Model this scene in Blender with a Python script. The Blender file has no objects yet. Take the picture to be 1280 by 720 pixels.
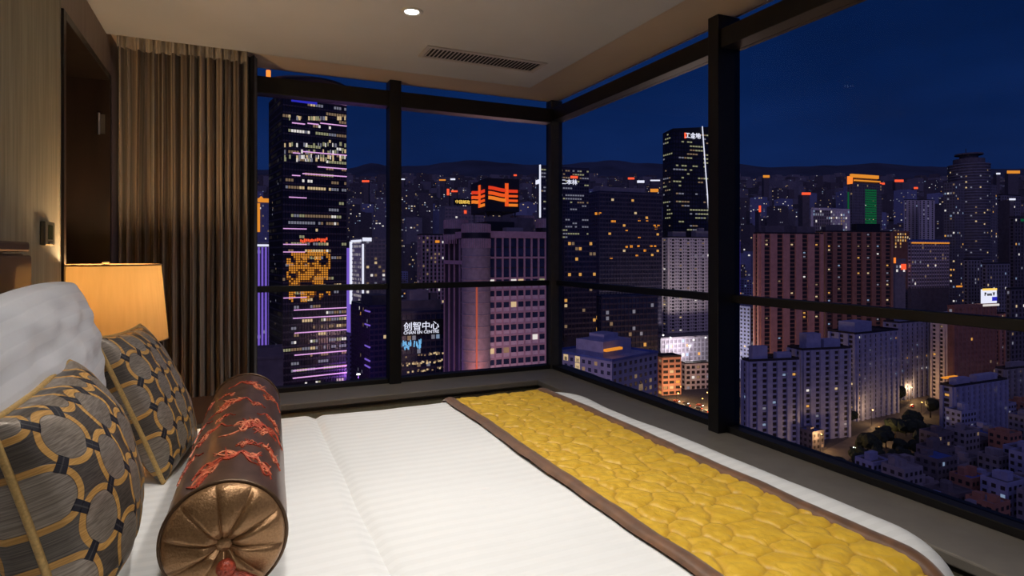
import bpy, bmesh, math, random
from mathutils import Vector, Matrix, noise

random.seed(7)
SC = bpy.context.scene
COL = SC.collection
PI = math.pi

# ------------------------------------------------------------------ camera
EYE = 1.42
FPX, CX, HZ = 754.0, 640.0, 317.0          # focal length, centre and eye level in 1280x720 pixels
YAW = math.atan2(345.0, FPX)               # camera looks this far to the right of +Y
FW = Vector((math.sin(YAW), math.cos(YAW), 0))
RT = Vector((math.cos(YAW), -math.sin(YAW), 0))
cam_d = bpy.data.cameras.new('camera')
cam = bpy.data.objects.new('camera', cam_d)
COL.objects.link(cam)
cam.location = (0, 0, EYE)
cam.rotation_euler = (PI / 2, 0, -YAW)
cam_d.sensor_width = 36.0
cam_d.lens = FPX / 1280.0 * 36.0
cam_d.shift_y = -(360.0 - HZ) / 1280.0
cam_d.clip_start = 0.02
cam_d.clip_end = 20000
SC.camera = cam

# ------------------------------------------------------------------ world, dusk light, exposure
SC.view_settings.view_transform = 'Standard'
SC.view_settings.look = 'None'
SC.view_settings.gamma = 1.0
SC.view_settings.use_curve_mapping = False
SC.view_settings.exposure = 0.0

w = bpy.data.worlds.new('dusk_sky')
SC.world = w
w.use_nodes = True
nt = w.node_tree
nt.nodes.clear()
wo = nt.nodes.new('ShaderNodeOutputWorld')
bg = nt.nodes.new('ShaderNodeBackground')
tc = nt.nodes.new('ShaderNodeTexCoord')
sp = nt.nodes.new('ShaderNodeSeparateXYZ')
rmp = nt.nodes.new('ShaderNodeValToRGB')
nt.links.new(tc.outputs['Generated'], sp.inputs[0])
nt.links.new(sp.outputs['Z'], rmp.inputs[0])
e = rmp.color_ramp.elements
e[0].position = 0.0
e[0].color = (0.0060, 0.0200, 0.090, 1)
e[1].position = 1.0
e[1].color = (0.0016, 0.0090, 0.045, 1)
m_ = e.new(0.13); m_.color = (0.0062, 0.0225, 0.105, 1)
m_ = e.new(0.25); m_.color = (0.0030, 0.0180, 0.092, 1)
m_ = e.new(0.45); m_.color = (0.0020, 0.0130, 0.066, 1)
mp = nt.nodes.new('ShaderNodeMapping')
mp.inputs['Scale'].default_value = (2.0, 2.0, 6.0)
nz = nt.nodes.new('ShaderNodeTexNoise')
nz.inputs['Scale'].default_value = 1.6
nz.inputs['Detail'].default_value = 4
nt.links.new(tc.outputs['Generated'], mp.inputs[0])
nt.links.new(mp.outputs[0], nz.inputs[0])
r2 = nt.nodes.new('ShaderNodeMapRange')
r2.inputs['From Min'].default_value = 0.3
r2.inputs['From Max'].default_value = 0.75
r2.inputs['To Min'].default_value = 0.72
r2.inputs['To Max'].default_value = 1.2
nt.links.new(nz.outputs[0], r2.inputs[0])
nt.links.new(rmp.outputs[0], bg.inputs['Color'])
nt.links.new(r2.outputs[0], bg.inputs['Strength'])
nt.links.new(bg.outputs[0], wo.inputs[0])

sun_d = bpy.data.lights.new('twilight', 'SUN')
sun_d.energy = 0.62
sun_d.color = (0.66, 0.52, 1.0)
sun_d.angle = math.radians(70)
sun = bpy.data.objects.new('twilight', sun_d)
COL.objects.link(sun)
sun.rotation_euler = (math.radians(48), 0, -YAW - math.radians(14))

# ------------------------------------------------------------------ pixel helpers (a pixel is a direction)
def ray(u, v):
    return FW + RT * ((u - CX) / FPX) + Vector((0, 0, (HZ - v) / FPX))
def P(u, v, d):
    return Vector((0, 0, EYE)) + ray(u, v) * d
def proj(p):
    q = p - Vector((0, 0, EYE))
    d = q.dot(FW)
    return CX + q.dot(RT) / d * FPX, HZ - q.z / d * FPX, d

# ------------------------------------------------------------------ materials
MATS = {}
def newmat(name):
    m = bpy.data.materials.new(name)
    m.use_nodes = True
    MATS[name] = m
    return m
def bsdf(m):
    return m.node_tree.nodes['Principled BSDF']
def pbr(name, col, rough=0.6, metal=0.0, noise_s=0, noise_amt=0.15, bump=0.0, bump_s=None, stretch=(1, 1, 1), spec=0.5, coat=0.0, sheen=0.0):
    m = newmat(name)
    b = bsdf(m)
    N, L = m.node_tree.nodes, m.node_tree.links
    b.inputs['Base Color'].default_value = (*col, 1)
    b.inputs['Roughness'].default_value = rough
    b.inputs['Metallic'].default_value = metal
    b.inputs['Specular IOR Level'].default_value = spec
    if coat: b.inputs['Coat Weight'].default_value = coat
    if sheen: b.inputs['Sheen Weight'].default_value = sheen
    if noise_s:
        t = N.new('ShaderNodeTexCoord'); mp = N.new('ShaderNodeMapping')
        mp.inputs['Scale'].default_value = stretch
        n = N.new('ShaderNodeTexNoise'); n.inputs['Scale'].default_value = noise_s; n.inputs['Detail'].default_value = 5
        L.new(t.outputs['Object'], mp.inputs[0]); L.new(mp.outputs[0], n.inputs[0])
        r = N.new('ShaderNodeValToRGB')
        r.color_ramp.elements[0].position = 0.3; r.color_ramp.elements[1].position = 0.7
        r.color_ramp.elements[0].color = (*[c * (1 - noise_amt) for c in col], 1)
        r.color_ramp.elements[1].color = (*[min(1, c * (1 + noise_amt)) for c in col], 1)
        L.new(n.outputs[0], r.inputs[0]); L.new(r.outputs[0], b.inputs['Base Color'])
        if bump:
            src = n
            if bump_s:
                src = N.new('ShaderNodeTexNoise'); src.inputs['Scale'].default_value = bump_s; src.inputs['Detail'].default_value = 3
                L.new(mp.outputs[0], src.inputs[0])
            bp = N.new('ShaderNodeBump'); bp.inputs['Strength'].default_value = bump; bp.inputs['Distance'].default_value = 0.002
            L.new(src.outputs[0], bp.inputs['Height']); L.new(bp.outputs[0], b.inputs['Normal'])
    return m
def emit(name, col, s, sample=False):
    m = newmat(name)
    b = bsdf(m)
    b.inputs['Base Color'].default_value = (*[c * 0.3 for c in col], 1)
    b.inputs['Emission Color'].default_value = (*col, 1)
    b.inputs['Emission Strength'].default_value = s
    if not sample:
        m.cycles.emission_sampling = 'NONE'
    return m
class NB:
    """tiny helper to chain math nodes"""
    def __init__(s, m): s.N, s.L = m.node_tree.nodes, m.node_tree.links
    def m(s, op, a, b=None, c=None):
        n = s.N.new('ShaderNodeMath'); n.operation = op
        for i, x in enumerate((a, b, c)):
            if x is None: continue
            if isinstance(x, (int, float)): n.inputs[i].default_value = x
            else: s.L.new(x, n.inputs[i])
        return n.outputs[0]
    def mix(s, f, a, b):
        n = s.N.new('ShaderNodeMix'); n.data_type = 'RGBA'
        for i, x in ((0, f), (6, a), (7, b)):
            if isinstance(x, (int, float)): n.inputs[i].default_value = x
            elif isinstance(x, tuple): n.inputs[i].default_value = (*x, 1)
            else: s.L.new(x, n.inputs[i])
        return n.outputs[2]
    def smooth(s, x, a, b):
        n = s.N.new('ShaderNodeMapRange'); n.interpolation_type = 'SMOOTHSTEP'
        s.L.new(x, n.inputs[0]); n.inputs[1].default_value = a; n.inputs[2].default_value = b
        return n.outputs[0]

# ------------------------------------------------------------------ mesh builder
class MB:
    def __init__(s): s.v, s.f, s.m, s.uv = [], [], [], None
    def quad(s, a, b, c, d, m=0):
        i = len(s.v); s.v += [tuple(a), tuple(b), tuple(c), tuple(d)]; s.f.append((i, i + 1, i + 2, i + 3)); s.m.append(m)
    def hexa(s, p, m=0):
        """p: 4 bottom corners (ccw from above), 4 top corners"""
        i = len(s.v); s.v += [tuple(q) for q in p]
        for f in ((3, 2, 1, 0), (4, 5, 6, 7), (0, 1, 5, 4), (1, 2, 6, 5), (2, 3, 7, 6), (3, 0, 4, 7)):
            s.f.append(tuple(i + k for k in f)); s.m.append(m)
    def box(s, x0, x1, y0, y1, z0, z1, m=0):
        s.hexa([(x0, y0, z0), (x1, y0, z0), (x1, y1, z0), (x0, y1, z0), (x0, y0, z1), (x1, y0, z1), (x1, y1, z1), (x0, y1, z1)], m)
    def obox(s, c, ex, ey, lx, ly, z0, z1, m=0):
        """oriented box, footprint from corner c along ex (lx) and ey (ly)"""
        q = [c, c + ex * lx, c + ex * lx + ey * ly, c + ey * ly]
        a = sum((q[i].x * q[(i + 1) % 4].y - q[(i + 1) % 4].x * q[i].y) for i in range(4))
        if a < 0: q.reverse()
        s.hexa([(t.x, t.y, z0) for t in q] + [(t.x, t.y, z1) for t in q], m)
    def tube(s, pts, r, n=8, m=0, cap=True, closed=False):
        pts = [Vector(p) for p in pts]
        k = len(pts); base = len(s.v)
        rr = r if isinstance(r, (list, tuple)) else [r] * k
        prev = None
        for i, p in enumerate(pts):
            if closed: t = (pts[(i + 1) % k] - pts[i - 1]).normalized()
            else: t = (pts[min(i + 1, k - 1)] - pts[max(i - 1, 0)]).normalized()
            if prev is None:
                a = t.orthogonal().normalized()
            else:
                a = (prev - t * prev.dot(t)).normalized()
            prev = a; b = t.cross(a)
            for j in range(n):
                an = 2 * PI * j / n
                s.v.append(tuple(p + (a * math.cos(an) + b * math.sin(an)) * rr[i]))
        for i in range(k if closed else k - 1):
            for j in range(n):
                q = base + i * n; q2 = base + ((i + 1) % k) * n
                s.f.append((q + j, q + (j + 1) % n, q2 + (j + 1) % n, q2 + j)); s.m.append(m)
        if cap and not closed:
            s.f.append(tuple(base + j for j in reversed(range(n)))); s.m.append(m)
            s.f.append(tuple(base + (k - 1) * n + j for j in range(n))); s.m.append(m)
    def lathe(s, prof, n=32, c=(0, 0, 0), m=0, capb=False, capt=False):
        base = len(s.v); k = len(prof)
        for r, z in prof:
            for j in range(n):
                a = 2 * PI * j / n
                s.v.append((c[0] + r * math.cos(a), c[1] + r * math.sin(a), c[2] + z))
        for i in range(k - 1):
            for j in range(n):
                q = base + i * n
                s.f.append((q + j, q + (j + 1) % n, q + n + (j + 1) % n, q + n + j)); s.m.append(m)
        if capb: s.f.append(tuple(base + j for j in reversed(range(n)))); s.m.append(m)
        if capt: s.f.append(tuple(base + (k - 1) * n + j for j in range(n))); s.m.append(m)
    def grid(s, nx, ny, fn, m=0, uv=None):
        base = len(s.v)
        if uv and s.uv is None: s.uv = {}
        for i in range(nx + 1):
            for j in range(ny + 1):
                s.v.append(tuple(fn(i / nx, j / ny)))
        for i in range(nx):
            for j in range(ny):
                a = base + i * (ny + 1) + j
                if uv:
                    s.uv[len(s.f)] = [uv(x / nx, y / ny) for x, y in ((i, j), (i + 1, j), (i + 1, j + 1), (i, j + 1))]
                s.f.append((a, a + ny + 1, a + ny + 2, a + 1)); s.m.append(m)
    def build(s, name, mats, parent=None, smooth=False, bevel=0, kind=None):
        me = bpy.data.meshes.new(name)
        me.from_pydata(s.v, [], s.f)
        ms = mats if isinstance(mats, (list, tuple)) else [mats]
        for x in ms: me.materials.append(x)
        if len(ms) > 1: me.polygons.foreach_set('material_index', s.m)
        if smooth: me.polygons.foreach_set('use_smooth', [True] * len(s.f))
        if s.uv is not None:
            ul = me.uv_layers.new(name='UVMap')
            for fi, q in s.uv.items():
                p = me.polygons[fi]
                for k, li in enumerate(p.loop_indices): ul.data[li].uv = q[k]
        me.update()
        o = bpy.data.objects.new(name, me)
        COL.objects.link(o)
        if parent: 
            o.parent = parent
            o.matrix_parent_inverse = PINV[parent.name] if parent.name in PINV else Matrix.Translation(parent.location).inverted()
        if bevel:
            bv = o.modifiers.new('bevel', 'BEVEL'); bv.width = bevel; bv.segments = 2; bv.limit_method = 'ANGLE'
        if kind: o['kind'] = kind
        return o
PINV = {}
def tag(o, label, cat, group=None):
    o['label'] = label; o['category'] = cat
    if group: o['group'] = group
    return o
def empty(name, loc):
    o = bpy.data.objects.new(name, None)
    COL.objects.link(o)
    o.location = loc
    o.empty_display_size = 0.1
    return o
def struct(o):
    o['kind'] = 'structure'
    return o
def text_mesh(txt, size, align='LEFT', extrude=0.0):
    c = bpy.data.curves.new('lettering', 'FONT')
    c.body = txt; c.size = size; c.align_x = align; c.extrude = extrude; c.resolution_u = 2
    o = bpy.data.objects.new('lettering', c)
    COL.objects.link(o)
    dg = bpy.context.evaluated_depsgraph_get()
    me = bpy.data.meshes.new_from_object(o.evaluated_get(dg))
    bpy.data.objects.remove(o)
    bpy.data.curves.remove(c)
    return me
# ------------------------------------------------------------------ room materials
M = MATS
pbr('ceiling_paint', (0.60, 0.585, 0.59), 0.9, noise_s=3, noise_amt=0.03)
pbr('recess_warm_tint', (0.62, 0.47, 0.35), 0.85, noise_s=3, noise_amt=0.03)  # warm light falling on the curtain recess is put into this colour
pbr('wall_fabric', (0.30, 0.27, 0.19), 0.75, noise_s=60, noise_amt=0.2, stretch=(1, 1, 0.06), bump=0.4)
pbr('bulkhead_paint', (0.40, 0.31, 0.24), 0.8, noise_s=40, noise_amt=0.08, stretch=(1, 1, 0.1))
pbr('frame_metal', (0.022, 0.020, 0.020), 0.42, 0.3, noise_s=30, noise_amt=0.1)
pbr('frame_inner', (0.075, 0.070, 0.064), 0.5, 0.2, noise_s=30, noise_amt=0.1)
pbr('sill_stone', (0.27, 0.24, 0.205), 0.45, noise_s=12, noise_amt=0.08)
pbr('panel_paint', (0.36, 0.33, 0.22), 0.6, noise_s=150, noise_amt=0.12, stretch=(1, 1, 0.02), bump=0.3)
pbr('dark_wood', (0.020, 0.011, 0.008), 0.35, noise_s=18, noise_amt=0.35, stretch=(1, 1, 0.15), coat=0.2)
pbr('door_wood', (0.010, 0.006, 0.005), 0.5, noise_s=18, noise_amt=0.35, stretch=(1, 1, 0.15))
pbr('headboard_wood', (0.040, 0.022, 0.016), 0.42, noise_s=14, noise_amt=0.3, stretch=(1, 0.2, 1), coat=0.4)
pbr('carpet', (0.10, 0.075, 0.055), 0.95, noise_s=200, noise_amt=0.3, bump=0.6)
pbr('steel', (0.55, 0.53, 0.5), 0.3, 1.0, noise_s=20, noise_amt=0.05)
pbr('vent_paint', (0.50, 0.46, 0.42), 0.5, noise_s=20, noise_amt=0.04)
pbr('vent_dark', (0.015, 0.013, 0.012), 0.8, noise_s=20, noise_amt=0.1)
def glass(name, tint):
    m = newmat(name); N, L = m.node_tree.nodes, m.node_tree.links
    N.clear()
    o = N.new('ShaderNodeOutputMaterial'); mx = N.new('ShaderNodeMixShader')
    t = N.new('ShaderNodeBsdfTransparent'); g = N.new('ShaderNodeBsdfGlossy'); f = N.new('ShaderNodeFresnel')
    t.inputs[0].default_value = (*tint, 1); g.inputs['Roughness'].default_value = 0.0; g.inputs[0].default_value = (1, 1, 1, 1)
    f.inputs[0].default_value = 1.09
    L.new(f.outputs[0], mx.inputs[0]); L.new(t.outputs[0], mx.inputs[1]); L.new(g.outputs[0], mx.inputs[2]); L.new(mx.outputs[0], o.inputs[0])
    return m
glass('window_glass', (0.86, 0.87, 0.90))
glass('clear_glass', (0.97, 1.0, 1.0))

def Z(rel): return EYE + rel
ZC, ZS, ZSILL = Z(1.03), Z(1.065), Z(-0.80)      # ceiling, slot ceiling, window sill
XW, YW = 2.045, 3.737                              # glass planes
XL = -0.54                                         # left wall face
YN = -1.9                                          # wall behind the camera
XE, YE = 1.66, 3.36                                # where the ceiling steps up to the curtain slot
SXE, SYE = 1.735, 3.405                            # inner edge of the sill

# floor / ceiling / walls
b = MB(); b.box(XL - 0.3, XW + 0.2, YN - 0.2, YW + 0.2, -0.2, 0); struct(b.build('floor', M['carpet']))
b = MB(); b.box(XL - 0.3, XE, YN - 0.2, YE, ZC, ZC + 0.5)
ceil = struct(b.build('ceiling', M['ceiling_paint']))
b = MB(); b.box(XE + 0.0005, XW + 0.012, YN - 0.2, YW + 0.012, ZS, ZC + 0.5); b.box(XL - 0.3, XE + 0.0005, YE + 0.0005, YW + 0.012, ZS, ZC + 0.5); b.build('curtain_recess', M['recess_warm_tint'], ceil)
# left wall: covering up to the door, bulkhead above the door, strip behind the curtain
DY0, DY1, DZ = 2.50, 3.36, Z(0.835)
b = MB(); b.box(XL - 0.3, XL, YN - 0.2, DY0, 0, ZC); wl = struct(b.build('wall_left', M['wall_fabric']))
b = MB(); b.box(XL - 0.3, XL - 0.012, DY0, YW + 0.1, DZ, ZS); b.build('bulkhead', M['bulkhead_paint'], wl)
b = MB(); b.box(XL - 0.3, XL - 0.012, DY1 + 0.005, YW + 0.1, 0, DZ); b.build('wall_return', M['bulkhead_paint'], wl)
b = MB(); b.box(XL - 0.3, XW + 0.2, YN - 0.3, YN, 0, ZC); struct(b.build('wall_near', M['wall_fabric']))
# door
dr = struct(empty('door_1', (XL, (DY0 + DY1) / 2, 0)))
b = MB(); b.box(XL - 0.20, XL - 0.165, DY0 + 0.03, DY1 - 0.03, 0.0, DZ - 0.03)
b.box(XL - 0.165, XL - 0.158, DY0 + 0.12, DY1 - 0.12, 0.2, DZ - 0.15); b.build('door_leaf', M['door_wood'], dr, bevel=0.002)
for nm, y0, y1, z0, z1 in (('door_jamb', DY0, DY0 + 0.03, 0, DZ), ('door_jamb', DY1 - 0.03, DY1, 0, DZ), ('door_head', DY0 + 0.03, DY1 - 0.03, DZ - 0.03, DZ)):
    b = MB(); b.box(XL - 0.2, XL + 0.008, y0, y1, z0, z1); b.build(nm, M['dark_wood'], dr, bevel=0.002)
for hz in (Z(0.60), Z(-0.2), Z(-1.0)):
    b = MB(); b.box(XL - 0.035, XL - 0.012, DY1 - 0.034, DY1 - 0.0295, hz - 0.045, hz + 0.045)
    b.tube([(XL - 0.036, DY1 - 0.036, hz - 0.05), (XL - 0.036, DY1 - 0.036, hz + 0.05)], 0.006); b.build('hinge', M['steel'], dr)

# low walls under the windows, with sill boards and ribbed fronts
wb = struct(empty('wall_back', (0.7, YW, 0))); wr = struct(empty('wall_right', (XW, 0.8, 0)))
b = MB(); b.box(XL - 0.3, XW + 0.2, SYE + 0.05, YW + 0.1, 0, ZSILL - 0.035); b.build('plinth', M['panel_paint'], wb)
b = MB(); b.box(XL - 0.012, XW + 0.12, SYE, YW + 0.06, ZSILL - 0.035, ZSILL); b.build('sill', M['sill_stone'], wb, bevel=0.006)
b = MB(); b.box(XL, SXE + 0.02, SYE + 0.018, SYE + 0.049, 0.02, ZSILL - 0.055); b.build('front_panel', M['panel_paint'], wb, bevel=0.002)
b = MB(); b.box(SXE + 0.05, XW + 0.1, YN, SYE + 0.05, 0, ZSILL - 0.035); b.build('plinth', M['panel_paint'], wr)
b = MB(); b.box(SXE, XW + 0.06, YN, SYE - 0.0005, ZSILL - 0.035, ZSILL); b.build('sill', M['sill_stone'], wr, bevel=0.006)
b = MB(); b.box(SXE + 0.018, SXE + 0.049, YN, SYE + 0.01, 0.02, ZSILL - 0.055); b.build('front_panel', M['panel_paint'], wr, bevel=0.002)

# windows -----------------------------------------------------------
w1 = struct(empty('window_1', (0.75, YW, ZSILL))); w2 = struct(empty('window_2', (XW, 0.9, ZSILL)))
RT0, RT1 = Z(0.905), Z(1.0)      # top rail
RM0, RM1 = Z(-0.222), Z(-0.186)  # middle rail
FB = ZSILL + 0.028               # bottom frame top
CM = 0.075                       # corner post
def fbox(nm, x0, x1, y0, y1, z0, z1, par, mt='frame_metal'):
    b = MB(); b.box(x0, x1, y0, y1, z0, z1); b.build(nm, M[mt], par, bevel=0.003)
b = MB(); b.box(XW - 0.058, XW + 0.03, YW - 0.05, YW + 0.03, ZSILL, ZS); b.build('corner_post', M['frame_inner'], w1, bevel=0.004)
xm = 0.891
fbox('mullion', xm - 0.036, xm + 0.036, YW - 0.075, YW + 0.03, ZSILL, ZS, w1)
fbox('mullion', XL - 0.01, XL + 0.05, YW - 0.055, YW + 0.03, ZSILL, ZS, w1)
for x0, x1 in ((XL + 0.05, xm - 0.036), (xm + 0.036, XW - 0.058)):
    fbox('top_rail', x0, x1, YW - 0.065, YW + 0.03, RT0, RT1, w1)
    fbox('middle_rail', x0, x1, YW - 0.02, YW + 0.02, RM0, RM1, w1)
    fbox('bottom_frame', x0, x1, YW - 0.04, YW + 0.03, ZSILL, FB, w1)
    for z0, z1, g in ((FB, RM0, 'window_glass'), (RM1, RT0, 'window_glass'), (RT1, ZS, 'clear_glass')):
        b = MB(); b.box(x0, x1, YW - 0.004, YW + 0.004, z0, z1); b.build('pane', M[g], w1)
ym = [YW - 0.05, 2.085, 0.42, -1.20, YN]
for y in ym[1:4]:
    fbox('mullion', XW - 0.10, XW + 0.03, y - 0.032, y + 0.032, ZSILL, ZS, w2)
for k in range(4):
    y1 = ym[k] - (0.032 if k else 0); y0 = ym[k + 1] + (0.032 if k < 3 else 0)
    fbox('top_rail', XW - (0.065 if k == 0 else 0.085), XW + 0.03, y0, y1, RT0 + 0.01, RT1, w2)
    fbox('middle_rail', XW - 0.02, XW + 0.02, y0, y1, RM0, RM1, w2)
    fbox('bottom_frame', XW - 0.05, XW + 0.03, y0, y1, ZSILL, FB, w2)
    for z0, z1, g in ((FB, RM0, 'window_glass'), (RM1, RT0 + 0.01, 'window_glass'), (RT1, ZS, 'clear_glass')):
        b = MB(); b.box(XW - 0.004, XW + 0.004, y0, y1, z0, z1); b.build('pane', M[g], w2)

# ------------------------------------------------------------------ downlights, vent
emit('lamp_disc', (1.0, 0.95, 0.86), 9.0, True)
pbr('trim_white', (0.6, 0.57, 0.52), 0.35, noise_s=20, noise_amt=0.03)
def downlight(x, y, label, power, size, blend):
    r = tag(empty('ceiling_downlight', (x, y, ZC)), label, 'downlight', 'recessed ceiling downlights')
    b = MB(); b.lathe([(0.030, -0.002), (0.036, -0.006), (0.046, -0.005), (0.048, 0.0)], 28, (x, y, ZC)); b.build('trim_ring', M['trim_white'], r, True)
    b = MB(); b.lathe([(0.0005, -0.0015), (0.030, -0.0022)], 28, (x, y, ZC)); b.build('lens', M['lamp_disc'], r, True)
    l = bpy.data.lights.new('downlight_beam', 'SPOT'); l.energy = power; l.spot_size = math.radians(size); l.spot_blend = blend
    l.color = (1.0, 0.95, 0.88); l.shadow_soft_size = 0.06
    o = bpy.data.objects.new('downlight_beam', l); COL.objects.link(o); o.location = (x, y, ZC - 0.012); o.parent = r
    o.matrix_parent_inverse = Matrix.Translation(r.location).inverted()
downlight(0.68, 2.51, 'round recessed ceiling downlight beside the air vent, switched on', 56, 125, 1.0)
downlight(0.70, 1.55, 'round recessed ceiling downlight over the middle of the bed', 52, 92, 0.8)
downlight(0.80, 0.55, 'round recessed ceiling downlight over the near side of the bed', 42, 95, 0.8)
downlight(0.12, 1.30, 'added ceiling downlight over the pillows, out of view', 40, 95, 0.8)  # unseen downlight added to brighten the cushions and pillows
downlight(0.20, 0.30, 'added ceiling downlight beside the headboard wall, out of view', 34, 110, 0.9)  # unseen, added as soft fill over the bed
downlight(1.15, -0.75, 'added ceiling downlight near the wall behind the camera, out of view', 26, 115, 0.9)  # likewise an added fill lamp, out of view

v = tag(empty('air_vent', (1.195, 2.97, ZC)), 'long white slatted air vent in the ceiling', 'air vent')
vx0, vx1, vy0, vy1 = 0.86, 1.53, 2.88, 3.06
b = MB(); b.box(vx0 + 0.02, vx1 - 0.02, vy0 + 0.02, vy1 - 0.02, ZC - 0.002, ZC - 0.0005); b.build('duct', M['vent_dark'], v)
b = MB()
for a in ((vx0, vx1, vy0, vy0 + 0.022), (vx0, vx1, vy1 - 0.022, vy1), (vx0, vx0 + 0.022, vy0 + 0.022, vy1 - 0.022), (vx1 - 0.022, vx1, vy0 + 0.022, vy1 - 0.022)):
    b.box(*a, ZC - 0.008, ZC)
b.build('frame', M['vent_paint'], v, bevel=0.002)
ns = 30
sm = None
for i in range(ns):
    x = vx0 + 0.03 + (vx1 - vx0 - 0.06) * i / (ns - 1)
    if sm is None:
        b = MB(); hx = 0.0045
        b.hexa([(-hx - .003, vy0 + .022, ZC - .009), (-hx, vy0 + .022, ZC - .009), (-hx, vy1 - .022, ZC - .009), (-hx - .003, vy1 - .022, ZC - .009),
                (hx, vy0 + .022, ZC - .002), (hx + .003, vy0 + .022, ZC - .002), (hx + .003, vy1 - .022, ZC - .002), (hx, vy1 - .022, ZC - .002)])
        o = b.build('slat', M['vent_paint'], v); sm = o
    else:
        o = sm.copy(); COL.objects.link(o)
    o.location = (x, 0, 0)

# thermostat on the left wall
ty, tz = 2.31, Z(0.062)
pbr('thermostat_plastic', (0.15, 0.14, 0.10), 0.35, 0.3, noise_s=30, noise_amt=0.05)
pbr('lcd', (0.045, 0.055, 0.03), 0.15, noise_s=30, noise_amt=0.05)
t = tag(empty('thermostat', (XL, ty, tz)), 'small metallic thermostat with a dark display on the wall beside the door', 'thermostat')
b = MB(); b.box(XL, XL + 0.014, ty - 0.055, ty + 0.05, tz - 0.037, tz + 0.037); b.build('housing', M['thermostat_plastic'], t, bevel=0.003)
b = MB(); b.box(XL + 0.014, XL + 0.0155, ty - 0.025, ty + 0.02, tz - 0.018, tz + 0.026); b.build('display', M['lcd'], t)
b = MB()
for k in range(3): b.box(XL + 0.014, XL + 0.017, ty - 0.022 + k * 0.016, ty - 0.012 + k * 0.016, tz - 0.032, tz - 0.026)
b.build('buttons', M['steel'], t)

# ------------------------------------------------------------------ curtain
def curtain_mat(name, c0, c1, rough, scale):
    m = newmat(name); nb = NB(m); N, L = nb.N, nb.L; p = bsdf(m)
    tcn = N.new('ShaderNodeTexCoord'); sx = N.new('ShaderNodeSeparateXYZ'); L.new(tcn.outputs['UV'], sx.inputs[0])
    n = N.new('ShaderNodeTexNoise'); n.noise_dimensions = '2D'
    cb = N.new('ShaderNodeCombineXYZ'); L.new(nb.m('MULTIPLY', sx.outputs[0], scale), cb.inputs[0]); L.new(nb.m('MULTIPLY', sx.outputs[1], 0.4), cb.inputs[1])
    L.new(cb.outputs[0], n.inputs[0]); n.inputs['Scale'].default_value = 1.0; n.inputs['Detail'].default_value = 4
    f = nb.smooth(n.outputs[0], 0.35, 0.65)
    L.new(nb.mix(f, c0, c1), p.inputs['Base Color'])
    p.inputs['Roughness'].default_value = rough; p.inputs['Sheen Weight'].default_value = 0.25
    bp = N.new('ShaderNodeBump'); bp.inputs['Strength'].default_value = 0.6; bp.inputs['Distance'].default_value = 0.004
    L.new(n.outputs[0], bp.inputs['Height']); L.new(bp.outputs[0], p.inputs['Normal'])
    return m
curtain_mat('curtain_satin', (0.095, 0.062, 0.046), (0.40, 0.31, 0.245), 0.36, 120)
curtain_mat('curtain_heading', (0.34, 0.28, 0.22), (0.60, 0.52, 0.43), 0.5, 60)
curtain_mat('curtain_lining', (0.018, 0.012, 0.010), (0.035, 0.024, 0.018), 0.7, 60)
cu = tag(empty('curtain', (-0.25, 3.52, ZSILL)), 'brown satin striped curtain drawn open beside the window', 'curtain')
rc = random.Random(3)
folds = []
x = 0.0
while x < 1.0:
    wd = rc.uniform(0.045, 0.085); folds.append((x, wd, rc.uniform(0.6, 1.0))); x += wd
def fold(a):
    for x0, wd, am in folds:
        if x0 <= a < x0 + wd:
            t = (a - x0) / wd
            sn = math.sin(t * 2 * PI); return am * math.copysign(abs(sn) ** 0.7, sn)
    return 0
def cfn(x0, x1, yb, amp, z0, z1, sweep=0.0):
    def f(a, v):
        z = z0 + (z1 - z0) * v
        sway = 0.015 * noise.noise(Vector((a * 9, z * 1.2, 3))) + 0.006 * noise.noise(Vector((a * 40, z * 2.5, 7)))
        sharp = amp * (1.0 + 0.35 * noise.noise(Vector((a * 14, z * 0.9, 1))))
        fa = fold(min(0.9999, max(0, a + sway * 0.5)))
        fine = 0.0035 * math.sin(a * 420 + 3 * noise.noise(Vector((a * 20, z * .6, 0))))
        xx = x0 + (x1 - x0) * a + 0.012 * math.cos(a * 95) * 0.6 + sweep * (1 - v) * a
        return (xx + sway * 0.4, yb + sharp * fa + fine, z)
    return f
b = MB(); b.grid(520, 26, cfn(XL + 0.012, 0.050, 3.465, 0.052, ZSILL + 0.004, ZS - 0.006, 0.0), uv=lambda a, v: (a, v)); b.build('drape', M['curtain_satin'], cu, True)
b = MB(); b.grid(520, 4, cfn(XL + 0.012, 0.045, 3.415, 0.034, ZS - 0.078, ZS - 0.004), uv=lambda a, v: (a, v)); b.build('pleated_heading', M['curtain_heading'], cu, True)
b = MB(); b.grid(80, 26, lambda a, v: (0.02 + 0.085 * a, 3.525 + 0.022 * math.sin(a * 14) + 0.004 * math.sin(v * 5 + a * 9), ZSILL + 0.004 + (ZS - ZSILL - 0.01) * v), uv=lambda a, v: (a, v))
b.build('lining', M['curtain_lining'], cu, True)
b = MB(); b.box(XL, 1.0, 3.435, 3.475, ZS - 0.004, ZS); b.build('track', M['vent_paint'], cu)
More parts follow.
